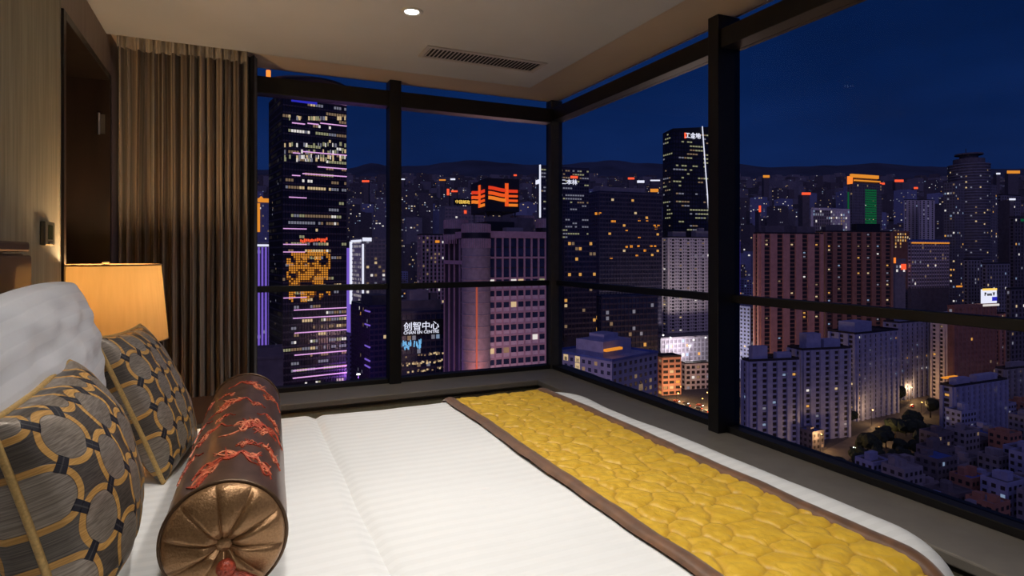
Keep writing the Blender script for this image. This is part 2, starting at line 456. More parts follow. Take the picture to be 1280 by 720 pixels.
# ------------------------------------------------------------------ bed
BX0, BX1, BY0, BY1 = -0.47, 1.455, 0.70, 2.50
BT = Z(-0.625)                                   # top of the white cover
pbr('bed_base', (0.10, 0.07, 0.05), 0.7, noise_s=40, noise_amt=0.1)
pbr('mattress_cloth', (0.7, 0.68, 0.64), 0.8, noise_s=40, noise_amt=0.03)
def satin(name, base, axis, period, c2):
    m = newmat(name); nb = NB(m); N, L = nb.N, nb.L; p = bsdf(m)
    tcn = N.new('ShaderNodeTexCoord'); sx = N.new('ShaderNodeSeparateXYZ'); L.new(tcn.outputs['UV'], sx.inputs[0])
    w_ = nb.m('SINE', nb.m('MULTIPLY', sx.outputs[axis], 2 * PI / period))
    f = nb.smooth(w_, -0.25, 0.25)
    L.new(nb.mix(f, base, c2), p.inputs['Base Color'])
    L.new(nb.m('MULTIPLY_ADD', f, -0.22, 0.62), p.inputs['Roughness'])
    p.inputs['Sheen Weight'].default_value = 0.1
    n = N.new('ShaderNodeTexNoise'); n.inputs['Scale'].default_value = 9; n.inputs['Detail'].default_value = 3
    L.new(tcn.outputs['UV'], n.inputs[0])
    bp = N.new('ShaderNodeBump'); bp.inputs['Strength'].default_value = 0.10; bp.inputs['Distance'].default_value = 0.02
    L.new(n.outputs[0], bp.inputs['Height'])
    b2 = N.new('ShaderNodeBump'); b2.inputs['Strength'].default_value = 0.12; b2.inputs['Distance'].default_value = 0.001
    L.new(f, b2.inputs['Height']); L.new(bp.outputs[0], b2.inputs['Normal']); L.new(b2.outputs[0], p.inputs['Normal'])
    return m
satin('satin_sheet', (0.79, 0.79, 0.785), 1, 0.040, (0.84, 0.84, 0.835))
satin('satin_pillow', (0.66, 0.67, 0.72), 1, 0.05, (0.74, 0.75, 0.80))
bed = tag(empty('bed', (0.5, 1.6, 0)), 'large low bed with dark wooden headboard and white mattress', 'bed')
b = MB(); b.box(BX0 + 0.03, BX1 - 0.08, BY0 + 0.08, BY1 - 0.08, 0.0, 0.30); b.build('base', M['bed_base'], bed, bevel=0.01)
b = MB(); b.box(BX0 + 0.02, BX1 - 0.07, BY0 + 0.07, BY1 - 0.07, 0.30, BT - 0.05); b.build('mattress', M['mattress_cloth'], bed, bevel=0.04)
HBZ = Z(0.030)
hb = MB(); hb.box(XL + 0.002, XL + 0.045, -0.20, 1.935, 0.10, HBZ - 0.030); hbo = hb.build('headboard', M['headboard_wood'], bed, bevel=0.006)
def sub(mb, name, mt, par, **k):
    o = mb.build(name, mt, None, **k); o.parent = par
    return o
hb = MB(); hb.box(XL + 0.002, XL + 0.055, -0.205, 1.940, HBZ - 0.026, HBZ); sub(hb, 'headboard_cap', M['headboard_wood'], hbo, bevel=0.006)
hb = MB(); hb.box(XL + 0.046, XL + 0.058, -0.20, 1.945, Z(-0.22), HBZ - 0.034); sub(hb, 'headboard_panel', M['headboard_wood'], hbo, bevel=0.008)

def drape_map(s, t, off, r=0.10, cr=0.12, hang=0.42):
    """cloth coordinate (s,t) laid over the bed's rounded edges"""
    ix0, ix1, iy0, iy1 = BX0, BX1 - r, BY0 + r, BY1 - r
    cx0, cx1, cy0, cy1 = ix0 - 9, ix1 - cr, iy0 + cr, iy1 - cr
    qx, qy = min(cx1, s), min(max(t, cy0), cy1)
    dx, dy = s - qx, t - qy
    dist = math.hypot(dx, dy)
    top = BT
    if dist <= cr or dist < 1e-9:
        return Vector((s, t, top + off)), 0.0
    nx, ny = dx / dist, dy / dist
    dd = dist - cr
    bx, by = qx + nx * cr, qy + ny * cr
    R = r + off
    if dd < R * PI / 2:
        a = dd / R
        return Vector((bx + nx * R * math.sin(a), by + ny * R * math.sin(a), top - r + R * math.cos(a))), a
    e = dd - R * PI / 2
    return Vector((bx + nx * R, by + ny * R, top - r - e)), PI / 2
def soft(x, y):
    return 0.008 * noise.noise(Vector((x * 2.2, y * 2.2, 0))) + 0.0035 * noise.noise(Vector((x * 6, y * 5, 4)))
SPL = 0.272                                       # where the turned-down sheet meets the duvet
def sheet(s0, s1, t0, t1, off, nx, ny, edge0=None, edge1=None):
    def f(a, c):
        s = s0 + (s1 - s0) * a; t = t0 + (t1 - t0) * c
        o = off + soft(s, t)
        if edge0 is not None: o -= edge0 * math.exp(-((s - s0) / 0.018) ** 2)
        if edge1 is not None: o -= edge1 * math.exp(-((s1 - s) / 0.018) ** 2)
        s += 0.006 * noise.noise(Vector((t * 3, 0, 9)))
        return drape_map(s, t, o)[0]
    return f, (lambda a, c: (s0 + (s1 - s0) * a, t0 + (t1 - t0) * c))
b = MB(); fn, uv = sheet(SPL, BX1 + 0.36, BY0 - 0.34, BY1 + 0.34, 0.0, 0, 0, edge0=0.014)
b.grid(150, 170, fn, uv=uv)
du = b.build('duvet', M['satin_sheet'], None, True)
tag(du, 'white satin striped duvet spread over the bed', 'duvet')
b = MB(); fn, uv = sheet(BX0 + 0.0, SPL + 0.004, BY0 - 0.34, BY1 + 0.34, 0.002, 0, 0, edge1=0.014)
b.grid(60, 170, fn, uv=uv)
ts = b.build('folded_sheet', M['satin_sheet'], None, True)
tag(ts, 'white striped sheet folded across the head end of the bed', 'sheet')

# ------------------------------------------------------------------ bed runner
RX0, RX1 = 0.80, 1.285
def quilt_mat():
    m = newmat('quilt_satin'); nb = NB(m); N, L = nb.N, nb.L; p = bsdf(m)
    tcn = N.new('ShaderNodeTexCoord')
    n = N.new('ShaderNodeTexNoise'); n.inputs['Scale'].default_value = 22; n.inputs['Detail'].default_value = 5; L.new(tcn.outputs['UV'], n.inputs[0])
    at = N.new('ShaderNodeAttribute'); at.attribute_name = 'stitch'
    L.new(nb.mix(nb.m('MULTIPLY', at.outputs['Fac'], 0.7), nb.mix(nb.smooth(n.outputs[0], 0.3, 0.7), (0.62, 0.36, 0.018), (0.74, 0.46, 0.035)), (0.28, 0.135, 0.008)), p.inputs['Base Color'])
    p.inputs['Roughness'].default_value = 0.42; p.inputs['Sheen Weight'].default_value = 0.15
    bp = N.new('ShaderNodeBump'); bp.inputs['Strength'].default_value = 0.5; bp.inputs['Distance'].default_value = 0.004
    n2 = N.new('ShaderNodeTexNoise'); n2.inputs['Scale'].default_value = 38; n2.inputs['Detail'].default_value = 4; n2.inputs['Distortion'].default_value = 1.0
    L.new(tcn.outputs['UV'], n2.inputs[0])
    L.new(n2.outputs[0], bp.inputs['Height']); L.new(bp.outputs[0], p.inputs['Normal'])
quilt_mat()
pbr('runner_velvet', (0.15, 0.062, 0.022), 0.5, noise_s=30, noise_amt=0.35, bump=0.4, sheen=0.5)
pbr('quilt_thread', (0.30, 0.17, 0.02), 0.6, noise_s=30, noise_amt=0.1)
rq = random.Random(11)
seeds = {}
CW, CH = 0.090, 0.076
def cell(i, j):
    if (i, j) not in seeds:
        ox = (0.5 if j % 2 else 0.0)
        seeds[(i, j)] = ((i + ox + rq.uniform(-.20, .20)) * CW, (j + rq.uniform(-.20, .20)) * CH, rq.uniform(0, 6.28), rq.choice((0.0, 0.05, 0.14, -0.10, -0.14)))
    return seeds[(i, j)]
def quilt_h(t, s):
    """puffy stitched cells: lobed, staggered"""
    j0 = int(math.floor(s / CH)); best = [9, 9]
    for j in range(j0 - 1, j0 + 3):
        i0 = int(math.floor(t / CW - (0.5 if j % 2 else 0)))
        for i in range(i0 - 1, i0 + 3):
            cx, cy, ph, wt = cell(i, j)
            dx, dy = (t - cx) / CW, (s - cy) / CH * 0.92
            a = math.atan2(dy, dx)
            d = math.hypot(dx, dy) * (1 + 0.10 * math.cos(5 * a + ph) + 0.05 * math.cos(3 * a - ph)) - wt
            if d < best[0]: best = [d, best[0]]
            elif d < best[1]: best[1] = d
    e = min(1.0, (best[1] - best[0]) / 0.34)
    return math.sqrt(max(0, 1 - (1 - e) ** 2)) * (0.86 + 0.14 * (1 - min(1, best[0] / 0.5)))
def wob(t): return 0.010 * noise.noise(Vector((t * 2.2, 5, 0))) + 0.004 * noise.noise(Vector((t * 7, 8, 0)))
ru = tag(empty('bed_runner', ((RX0 + RX1) / 2, 1.6, BT)), 'yellow quilted satin bed runner with brown velvet borders', 'bed runner')
bw = 0.046
T0, T1 = BY0 - 0.20, BY1 + 0.25
def rfn(s0, s1, off, quilt=False, puff=0.0):
    def f(a, c):
        s = s0 + (s1 - s0) * a; t = T0 + (T1 - T0) * c
        o = off + max(0, soft(s, t))
        if quilt:
            h = quilt_h(t, s)
            o += 0.0095 * h + 0.0030 * h * noise.noise(Vector((s * 48, t * 62, 2)))
        else:
            o += puff * math.sin(PI * a) ** 0.5 if 0 < a < 1 else 0
            o += 0.0015 * noise.noise(Vector((s * 25, t * 12, 6)))
        return drape_map(s + wob(t + (3 if s < 1.05 else 9) * 0) , t, o)[0]
    return f
b = MB(); b.grid(140, 660, rfn(RX0 + bw * 0.93, RX1 - bw * 0.93, 0.003, True), uv=lambda a, c: ((RX1 - RX0) * a, (T1 - T0) * c)); qp = b.build('quilted_panel', M['quilt_satin'], ru, True)
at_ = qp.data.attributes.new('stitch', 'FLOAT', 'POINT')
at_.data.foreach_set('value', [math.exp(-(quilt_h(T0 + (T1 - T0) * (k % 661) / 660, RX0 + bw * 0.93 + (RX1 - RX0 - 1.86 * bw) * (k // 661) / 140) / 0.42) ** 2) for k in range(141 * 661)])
for s0 in (RX0, RX1 - bw):
    b = MB(); b.grid(10, 260, rfn(s0, s0 + bw, 0.007, False, 0.012)); b.build('velvet_border', M['runner_velvet'], ru, True)

# ------------------------------------------------------------------ cushions
def cushion_mesh(wd, ht, th, n=56, pinch=0.07, seed=0, edge=0.004, wr=0.004, rnd_=0.0):
    b = MB()
    def side(sg):
        def f(a, c):
            x, y = a * 2 - 1, c * 2 - 1
            px = x * (1 - pinch * (1 - y * y) * abs(x) ** 3 * 0.9); py = y * (1 - pinch * (1 - x * x) * abs(y) ** 3 * 0.9)
            px, py = px * math.sqrt(1 - rnd_ * y * y / 2), py * math.sqrt(1 - rnd_ * x * x / 2)
            h = ((1 - x * x) * (1 - y * y)); h = max(h, 0) ** 0.42
            k = 1 + 0.10 * noise.noise(Vector((x * 1.6 + seed, y * 1.6, sg * 3)))
            wrk = wr * noise.noise(Vector((x * 5 + seed, y * 5, 8))) * h
            return (px * wd / 2, py * ht / 2, sg * (edge + th / 2 * h * k) + sg * wrk)
        return f
    b.grid(n, n, side(1), uv=lambda a, c: (a * wd, c * ht))
    def back(a, c): return side(-1)(1 - a, c)
    b.grid(n, n, back, uv=lambda a, c: ((1 - a) * wd, c * ht))
    # side rim
    def rim():
        pts = []
        for k in range(n): pts.append((k / n, 0))
        for k in range(n): pts.append((1, k / n))
        for k in range(n): pts.append((1 - k / n, 1))
        for k in range(n): pts.append((0, 1 - k / n))
        return pts
    pts = rim(); loop = []
    i0 = len(b.v)
    for a, c in pts: b.v.append(side(1)(a, c)); 
    for a, c in pts: b.v.append(side(-1)(a, c))
    q = len(pts)
    for k in range(q):
        b.f.append((i0 + k, i0 + q + k, i0 + q + (k + 1) % q, i0 + (k + 1) % q)); b.m.append(0)
    loop = [(Vector(side(1)(a, c)) + Vector(side(-1)(a, c))) / 2 for a, c in pts]
    return b, loop
def frame_from(A, B, D):
    """A top far, B top near, D bottom near -> matrix: local x from near to far, y up, z out of the face"""
    ex = (A - B); wd = ex.length; ex.normalize()
    ey = (B - D); ht = ey.length; ey = (ey - ex * ey.dot(ex)).normalized()
    ez = ex.cross(ey)
    c = (A + D) / 2
    m = Matrix(((ex.x, ey.x, ez.x, c.x), (ex.y, ey.y, ez.y, c.y), (ex.z, ey.z, ez.z, c.z), (0, 0, 0, 1)))
    return m, wd, ht
def jacquard(name, sp):
    m = newmat(name); nb = NB(m); N, L = nb.N, nb.L; p = bsdf(m)
    tcn = N.new('ShaderNodeTexCoord'); sx = N.new('ShaderNodeSeparateXYZ'); L.new(tcn.outputs['UV'], sx.inputs[0])
    X0, Y0 = sx.outputs[0], sx.outputs[1]
    # 45 degree lattice
    a = nb.m('MULTIPLY', nb.m('ADD', X0, nb.m('MULTIPLY', Y0, 0.80)), 0.7071 / sp)
    c = nb.m('MULTIPLY', nb.m('SUBTRACT', X0, nb.m('MULTIPLY', Y0, 0.80)), 0.7071 / sp)
    fx = nb.m('SUBTRACT', nb.m('FRACT', nb.m('ADD', a, 10.0)), 0.5); fy = nb.m('SUBTRACT', nb.m('FRACT', nb.m('ADD', c, 10.0)), 0.5)
    r = nb.m('SQRT', nb.m('ADD', nb.m('MULTIPLY', fx, fx), nb.m('MULTIPLY', fy, fy)))
    disc = nb.m('SUBTRACT', 1.0, nb.smooth(r, 0.375, 0.385))
    ring = nb.m('MULTIPLY', nb.smooth(r, 0.385, 0.395), nb.m('SUBTRACT', 1.0, nb.smooth(r, 0.49, 0.50)))
    ax, ay = nb.m('ABSOLUTE', fx), nb.m('ABSOLUTE', fy)
    mx, mn = nb.m('MAXIMUM', ax, ay), nb.m('MINIMUM', ax, ay)
    link = nb.m('MULTIPLY', nb.smooth(mx, 0.36, 0.37), nb.m('SUBTRACT', 1.0, nb.smooth(mn, 0.085, 0.09)))
    gap = nb.m('LESS_THAN', mn, 0.012)
    n = N.new('ShaderNodeTexNoise'); n.inputs['Scale'].default_value = 1.0; n.inputs['Detail'].default_value = 4
    mp_ = N.new('ShaderNodeMapping'); mp_.inputs['Scale'].default_value = (40, 420, 1); mp_.inputs['Rotation'].default_value = (0, 0, 0.35)
    L.new(tcn.outputs['UV'], mp_.inputs[0]); L.new(mp_.outputs[0], n.inputs[0])
    weave = nb.smooth(n.outputs[0], 0.3, 0.7)
    ground = nb.mix(weave, (0.075, 0.064, 0.056), (0.17, 0.145, 0.125))
    col = nb.mix(disc, ground, nb.mix(weave, (0.20, 0.165, 0.135), (0.40, 0.34, 0.285)))
    col = nb.mix(ring, col, nb.mix(weave, (0.44, 0.22, 0.05), (0.66, 0.37, 0.11)))
    col = nb.mix(link, col, nb.mix(gap, (0.010, 0.010, 0.020), (0.06, 0.055, 0.06)))
    L.new(col, p.inputs['Base Color'])
    L.new(nb.m('MULTIPLY_ADD', ring, 0.25, 0.36), p.inputs['Roughness'])
    L.new(nb.m('MULTIPLY_ADD', ring, -0.35, 0.35), p.inputs['Metallic'])
    bp = N.new('ShaderNodeBump'); bp.inputs['Strength'].default_value = 0.5; bp.inputs['Distance'].default_value = 0.0015
    L.new(nb.m('ADD', nb.m('ADD', ring, link), nb.m('MULTIPLY', n.outputs[0], 0.7)), bp.inputs['Height']); L.new(bp.outputs[0], p.inputs['Normal'])
    return m
jacquard('jacquard', 0.088)
pbr('gold_piping', (0.58, 0.38, 0.14), 0.4, 0.2, noise_s=200, noise_amt=0.2)
def cushion(A, B, D, label, seed, th=0.145):
    mt, wd, ht = frame_from(A, B, D)
    root = tag(empty('patterned_cushion', mt.translation), label, 'cushion', 'patterned cushions on the bed')
    root.matrix_world = mt; PINV[root.name] = Matrix()
    b, loop = cushion_mesh(wd, ht, th, seed=seed, pinch=0.05)
    b.build('cover', M['jacquard'], root, True)
    b = MB(); b.tube(loop, 0.0062, 8, closed=True); b.build('piping', M['gold_piping'], root, True)
    return root
cushion(P(95, 447, 1.33), P(4, 522, 0.95), P(72, 826, 0.912), 'near patterned cushion with gold rings, cut by the left edge', 1.0, 0.205)
cushion(P(182, 407, 2.04), P(128, 424, 1.64), P(196, 609, 1.575), 'smaller looking patterned cushion between the lamp and the leather bolster', 5.0)

def pillow(A, B, D, th, label, seed):
    mt, wd, ht = frame_from(A, B, D)
    b, loop = cushion_mesh(wd, ht, th, seed=seed, pinch=0.06, wr=0.016, edge=0.003, rnd_=0.62)
    o = b.build('bed_pillow', M['satin_pillow'], None, True)
    o.matrix_world = mt
    return tag(o, label, 'pillow', 'white bed pillows')
pillow(P(98, 331, 1.67), Vector((-0.43, 1.06, Z(-0.09))), Vector((-0.375, 1.10, Z(-0.60))), 0.15, 'white striped pillow leaning upright against the headboard', 2.0)

# ------------------------------------------------------------------ bolster
pbr('bronze_leather', (0.34, 0.19, 0.09), 0.34, 0.6, noise_s=260, noise_amt=0.2, bump=0.5)
pbr('brown_silk', (0.15, 0.085, 0.062), 0.30, 0.55, noise_s=22, noise_amt=0.25, bump=0.15, stretch=(1, 1, 4))
pbr('red_thread', (0.40, 0.060, 0.028), 0.42, noise_s=160, noise_amt=0.45, bump=0.6)
pbr('orange_thread', (0.66, 0.20, 0.10), 0.4, noise_s=160, noise_amt=0.4, bump=0.6)
pbr('bronze_cord', (0.10, 0.055, 0.028), 0.4, 0.4, noise_s=200, noise_amt=0.2)
BR = 0.107
A_ = P(281, 672, 1.087); A_.z = BT + BR + 0.004
Bq = P(308, 531, 2.05); Bq.z = BT + BR + 0.004
ax_ = (Bq - A_); BL = ax_.length; ax_.normalize()
ux = Vector((ax_.y, -ax_.x, 0)); uz = Vector((0, 0, 1))      # ux to the right seen from the near end
bo = tag(empty('bolster', (A_ + Bq) / 2 - Vector((0, 0, BR))), 'long brown bolster with red embroidery and a bronze leather end', 'bolster')
def cyl(an, l, r):                                        # an from +ux counter-clockwise seen from the near end
    return A_ + ax_ * l + (ux * math.cos(an) + uz * math.sin(an)) * r
def br(an, l):
    e = min(l, BL - l); k = 1 - 0.05 * math.exp(-(e / 0.03))
    return BR * k * (1 + 0.012 * noise.noise(Vector((math.cos(an) * 2, math.sin(an) * 2, l * 6)))) 
b = MB(); b.grid(72, 60, lambda a, c: cyl(-a * 2 * PI, c * BL, br(-a * 2 * PI, c * BL))); b.build('sleeve', M['brown_silk'], bo, True)
for l0, sg in ((0.0, -1), (BL, 1)):
    NP = 10
    def cap(a, c, l0=l0, sg=sg):
        an = a * 2 * PI * (1 if sg < 0 else -1)
        r = BR * 0.96 * c
        t = abs(((an / (2 * PI) * NP + 0.28) % 1) - 0.5) * 2     # 0 mid pleat, 1 crease
        fr_ = (an / (2 * PI) * NP + 0.28) % 1; puff = min(1.0, fr_ ** 0.5) * (1 - fr_ ** 10)
        bulge = 0.030 * (1 - c ** 3.0) ** 0.6 + 0.011 * puff * min(1, c / 0.25) * min(1, (1 - c) / 0.05) - 0.016 * math.exp(-(c / 0.20) ** 2) 
        skew = 0.0
        return A_ + ax_ * (l0 + sg * bulge) + (ux * math.cos(an + skew) + uz * math.sin(an + skew)) * r
    b = MB(); b.grid(260, 36, cap); ec = b.build('leather_end', M['bronze_leather'], bo, True)
    b = MB(); b.tube([A_ + ax_ * l0 + (ux * math.cos(k / 60 * 2 * PI) + uz * math.sin(k / 60 * 2 * PI)) * BR * 0.97 for k in range(60)], 0.0042, 8, closed=True); b.build('piping', M['bronze_cord'], bo, True)
    b = MB()
    def butt(a, c, l0=l0, sg=sg):
        an = a * 2 * PI * (1 if sg < 0 else -1); r = 0.0165 * math.sin(c * PI / 2)
        return A_ + ax_ * (l0 + sg * (0.016 + 0.010 * math.cos(c * PI / 2))) + (ux * math.cos(an) + uz * math.sin(an)) * r
    b.grid(28, 10, butt); sub(b, 'button', M['bronze_leather'], ec, smooth=True)
    ec.children[0].matrix_parent_inverse = Matrix.Translation(bo.location).inverted() @ Matrix() if False else Matrix()
# embroidery: tapering raised ribbons wrapped on the sleeve
rb = random.Random(5)
def ribbon(b, pts, w0):
    n = len(pts)
    for k in range(n - 1):
        (a0, l0_), (a1, l1_) = pts[k], pts[k + 1]
        da, dl = (a1 - a0) * BR, l1_ - l0_
        ln = math.hypot(da, dl) or 1
        na, nl = -dl / ln / BR, da / ln
        def wdt(i): 
            t = i / (n - 1); return w0 * (0.25 + math.sin(PI * min(1, t * 1.05 + .02)) * 0.75) * (1 - 0.4 * t)
        W0, W1 = wdt(k), wdt(k + 1)
        q = [(a0 + na * W0, l0_ + nl * W0), (a1 + na * W1, l1_ + nl * W1), (a1 - na * W1, l1_ - nl * W1), (a0 - na * W0, l0_ - nl * W0)]
        top = [cyl(a_, l_, br(a_, l_) + 0.0022) for a_, l_ in q]; bot = [cyl(a_, l_, br(a_, l_) - 0.001) for a_, l_ in q]
        b.hexa(bot + top)
for mi, (ac, lc, sc) in enumerate([(1.75, 0.10, 1.25), (1.35, 0.36, 1.3), (1.85, 0.60, 1.3), (1.3, 0.84, 1.2), (1.05, 0.12, 1.0), (0.9, 0.37, 1.0), (2.2, 0.37, 1.0), (2.55, 0.22, 0.8), (2.6, 0.50, 0.8), (2.6, 0.78, 0.8), (0.75, 0.22, 0.8), (0.7, 0.50, 0.8), (0.75, 0.76, 0.8), (1.3, 0.22, .5), (1.9, .47, .5), (1.2, .6, .45), (1.9, .74, .5)]):
    b = MB()
    flip = rb.choice((1, -1))
    # sweeping dragon-like tail with flame wisps
    main = [(ac + flip * sc * (0.62 * t - 0.05), lc + sc * (0.055 * math.sin(t * 3.0) - 0.02 + 0.012 * math.sin(t * 14))) for t in [k / 22 for k in range(23)]]
    ribbon(b, main, 0.0034 * sc)
    b2 = MB()
    for w_ in range(16):
        t0 = rb.uniform(-0.1, 0.55); L0 = rb.uniform(0.10, 0.32)
        a0 = ac + flip * sc * (0.62 * t0 - 0.05); l0_ = lc + sc * (0.055 * math.sin(t0 * 3.0) - 0.02)
        dr_ = rb.uniform(-0.5, 0.5); cv = rb.uniform(-0.03, 0.03)
        ribbon(b if w_ % 2 else b2, [(a0 - flip * sc * L0 * t, l0_ + sc * (0.06 * dr_ * t + cv * math.sin(t * 4))) for t in [k / 8 for k in range(9)]], rb.uniform(0.0010, 0.0042) * sc)
    b.build('embroidery', M['red_thread'], bo, kind='stuff'); b2.build('embroidery_highlight', M['orange_thread'], bo, kind='stuff')
# tassel
kc = A_ - ax_ * 0.036 - uz * 0.036 + ux * 0.004
ta = MB()
for k in range(5):
    ph = k * PI / 5
    ta.tube([kc + (ux * math.cos(an) + (uz * math.cos(ph) + ax_ * math.sin(ph)) * math.sin(an)) * 0.0115 for an in [q / 18 * 2 * PI for q in range(18)]], 0.0048, 6, closed=True)
    ta.tube([kc + (uz * math.cos(an) + (ux * math.cos(ph) + ax_ * math.sin(ph)) * math.sin(an)) * 0.0115 for an in [q / 18 * 2 * PI for q in range(18)]], 0.0048, 6, closed=True)
tk = ta.build('tassel', M['red_thread'], bo, True)
fr = MB()
for k in range(220):
    a = rb.uniform(0, 2 * PI); s_ = math.sqrt(rb.random()) * 0.010
    st = kc - uz * 0.008 + ux * (0.006 + s_ * math.cos(a)) + ax_ * s_ * math.sin(a) * 0.6
    sprd = rb.uniform(-0.4, 0.5)
    pts = []
    for t in (0, .25, .5, .75, 1):
        p = st + ux * (0.070 * t) - uz * (0.012 * t + 0.055 * t * t * (0.6 + 0.4 * rb.random())) - ax_ * (0.030 * t * sprd + 0.012 * t)
        p.z = max(p.z, BT + 0.006 + rb.random() * 0.004)
        pts.append(p)
    fr.tube(pts, 0.0009, 4, cap=False)
fo = fr.build('fringe', M['red_thread'], None, True, kind='stuff'); fo.parent = tk

# ------------------------------------------------------------------ nightstand and lamp
NZ = Z(-0.632)
nsd = tag(empty('nightstand', (-0.28, 2.76, 0)), 'dark wooden nightstand between the bed and the curtain', 'nightstand')
b = MB(); b.box(XL + 0.012, -0.03, 2.525, 2.99, 0.08, NZ - 0.03); b.build('carcass', M['dark_wood'], nsd, bevel=0.004)
b = MB(); b.box(XL + 0.012, -0.02, 2.52, 3.00, NZ - 0.03, NZ); b.build('top', M['dark_wood'], nsd, bevel=0.004)
for z0, z1 in ((0.12, 0.42), (0.44, NZ - 0.05)):
    b = MB(); b.box(-0.03, -0.012, 2.54, 2.975, z0, z1); d_ = b.build('drawer', M['dark_wood'], nsd, bevel=0.003)
    b = MB(); b.tube([(-0.008, 2.70, (z0 + z1) / 2), (0.006, 2.70, (z0 + z1) / 2), (0.006, 2.81, (z0 + z1) / 2), (-0.008, 2.81, (z0 + z1) / 2)], 0.005); sub(b, 'handle', M['steel'], d_)
for x_ in (XL + 0.03, -0.07):
    for y_ in (2.54, 2.95):
        b = MB(); b.box(x_, x_ + 0.035, y_, y_ + 0.03, 0, 0.08); b.build('foot', M['dark_wood'], nsd)

LT = P(132.5, 331, 2.25)
lx, ly, lz = LT
def shade_mat():
    m = newmat('lamp_shade'); N, L = m.node_tree.nodes, m.node_tree.links
    N.clear()
    o = N.new('ShaderNodeOutputMaterial'); mx = N.new('ShaderNodeMixShader'); d = N.new('ShaderNodeBsdfDiffuse'); t = N.new('ShaderNodeBsdfTranslucent')
    tcn = N.new('ShaderNodeTexCoord'); mp_ = N.new('ShaderNodeMapping'); mp_.inputs['Scale'].default_value = (1, 1, 0.08)
    n = N.new('ShaderNodeTexNoise'); n.inputs['Scale'].default_value = 60; L.new(tcn.outputs['Object'], mp_.inputs[0]); L.new(mp_.outputs[0], n.inputs[0])
    r = N.new('ShaderNodeValToRGB'); r.color_ramp.elements[0].color = (0.60, 0.36, 0.13, 1); r.color_ramp.elements[1].color = (0.74, 0.47, 0.19, 1)
    L.new(n.outputs[0], r.inputs[0]); L.new(r.outputs[0], d.inputs[0]); L.new(r.outputs[0], t.inputs[0])
    mx.inputs[0].default_value = 0.085
    L.new(d.outputs[0], mx.inputs[1]); L.new(t.outputs[0], mx.inputs[2]); L.new(mx.outputs[0], o.inputs[0])
shade_mat()
emit('bulb_glow', (1.0, 0.72, 0.38), 25.0, False)
pbr('shade_lining', (0.85, 0.78, 0.66), 0.8, noise_s=30, noise_amt=0.02)
pbr('shade_trim', (0.16, 0.085, 0.03), 0.6, noise_s=60, noise_amt=0.1)
lamp = tag(empty('table_lamp', (lx, ly, NZ)), 'table lamp with a glowing amber drum shade on the nightstand', 'lamp')
r0, r1, hs = 0.178, 0.203, 0.285
b = MB(); b.lathe([(r1, -hs), (r1 - (r1 - r0) * .5, -hs / 2), (r0, 0)], 72, (lx, ly, lz)); b.build('lamp_shade', M['lamp_shade'], lamp, True)
for rr, zz in ((r0, 0.0), (r1, -hs)):
    b = MB(); b.tube([(lx + rr * math.cos(k / 64 * 2 * PI), ly + rr * math.sin(k / 64 * 2 * PI), lz + zz) for k in range(64)], 0.0028, 8, closed=True); b.build('shade_trim', M['shade_trim'], lamp, True)
b = MB()
for k in range(3):
    a = k * 2 * PI / 3 + 0.3
    b.tube([(lx, ly, lz - 0.01), (lx + r0 * math.cos(a), ly + r0 * math.sin(a), lz - 0.002)], 0.002, 6)
b.build('shade_spider', M['steel'], lamp)
b = MB(); b.lathe([(0.002, -0.012), (0.011, -0.008), (0.012, 0.0), (0.008, 0.004), (0.0135, 0.008), (0.010, 0.012), (0.001, 0.014)], 20, (lx, ly, lz)); b.build('finial', M['steel'], lamp, True)
b = MB(); b.lathe([(0.0, 0.0), (0.085, 0.0), (0.085, 0.012), (0.03, 0.022), (0.018, 0.05), (0.045, 0.12), (0.058, 0.19), (0.04, 0.26), (0.016, 0.30), (0.012, 0.33), (0.012, lz - NZ - 0.20)], 36, (lx, ly, NZ)); b.build('base', M['bronze_leather'], lamp, True)
b = MB(); b.lathe([(0.001, 0.05), (0.02, 0.045), (0.03, 0.02), (0.022, -0.02), (0.012, -0.05)], 20, (lx, ly, lz - 0.15)); b.build('bulb', M['bulb_glow'], lamp, True)
l = bpy.data.lights.new('lamp_light', 'POINT'); l.energy = 14.0; l.color = (1.0, 0.72, 0.40); l.shadow_soft_size = 0.03
o = bpy.data.objects.new('lamp_light', l); COL.objects.link(o); o.location = (lx, ly, lz - 0.065); o.parent = lamp
o.matrix_parent_inverse = Matrix.Translation(lamp.location).inverted()
# ================================================================== the city outside
rnd = random.Random(21)
G0 = -107.0                                        # street level below the eye
GT = [(0, G0), (480, G0), (800, -82), (1200, -20), (1800, 105), (2600, 285), (3300, 400), (6000, 520)]
def ground_z(d):
    for (a, x), (c, y) in zip(GT, GT[1:]):
        if d <= c: return EYE + x + (y - x) * (d - a) / (c - a)
    return EYE + GT[-1][1]
pbr('city_ground', (0.05, 0.048, 0.055), 0.9, noise_s=0.02, noise_amt=0.4)
pbr('hazy_hill', (0.045, 0.06, 0.10), 1.0, noise_s=0.004, noise_amt=0.3)  # blue of the distance haze is put into the hill colour
pbr('asphalt', (0.09, 0.08, 0.075), 0.7, noise_s=0.2, noise_amt=0.2)
b = MB()
ds = [60, 150, 250, 350, 480, 560, 640, 720, 800, 1000, 1200, 1500, 1800, 2200, 2600, 3000, 3300, 4000, 5200]
def gfn(a, c):
    i = c * (len(ds) - 1); d = ds[int(round(i))]
    return FW * d + RT * ((a * 2 - 1) * (300 + d * 1.15)) + Vector((0, 0, ground_z(d)))
b.grid(30, len(ds) - 1, gfn); struct(b.build('ground', M['city_ground']))
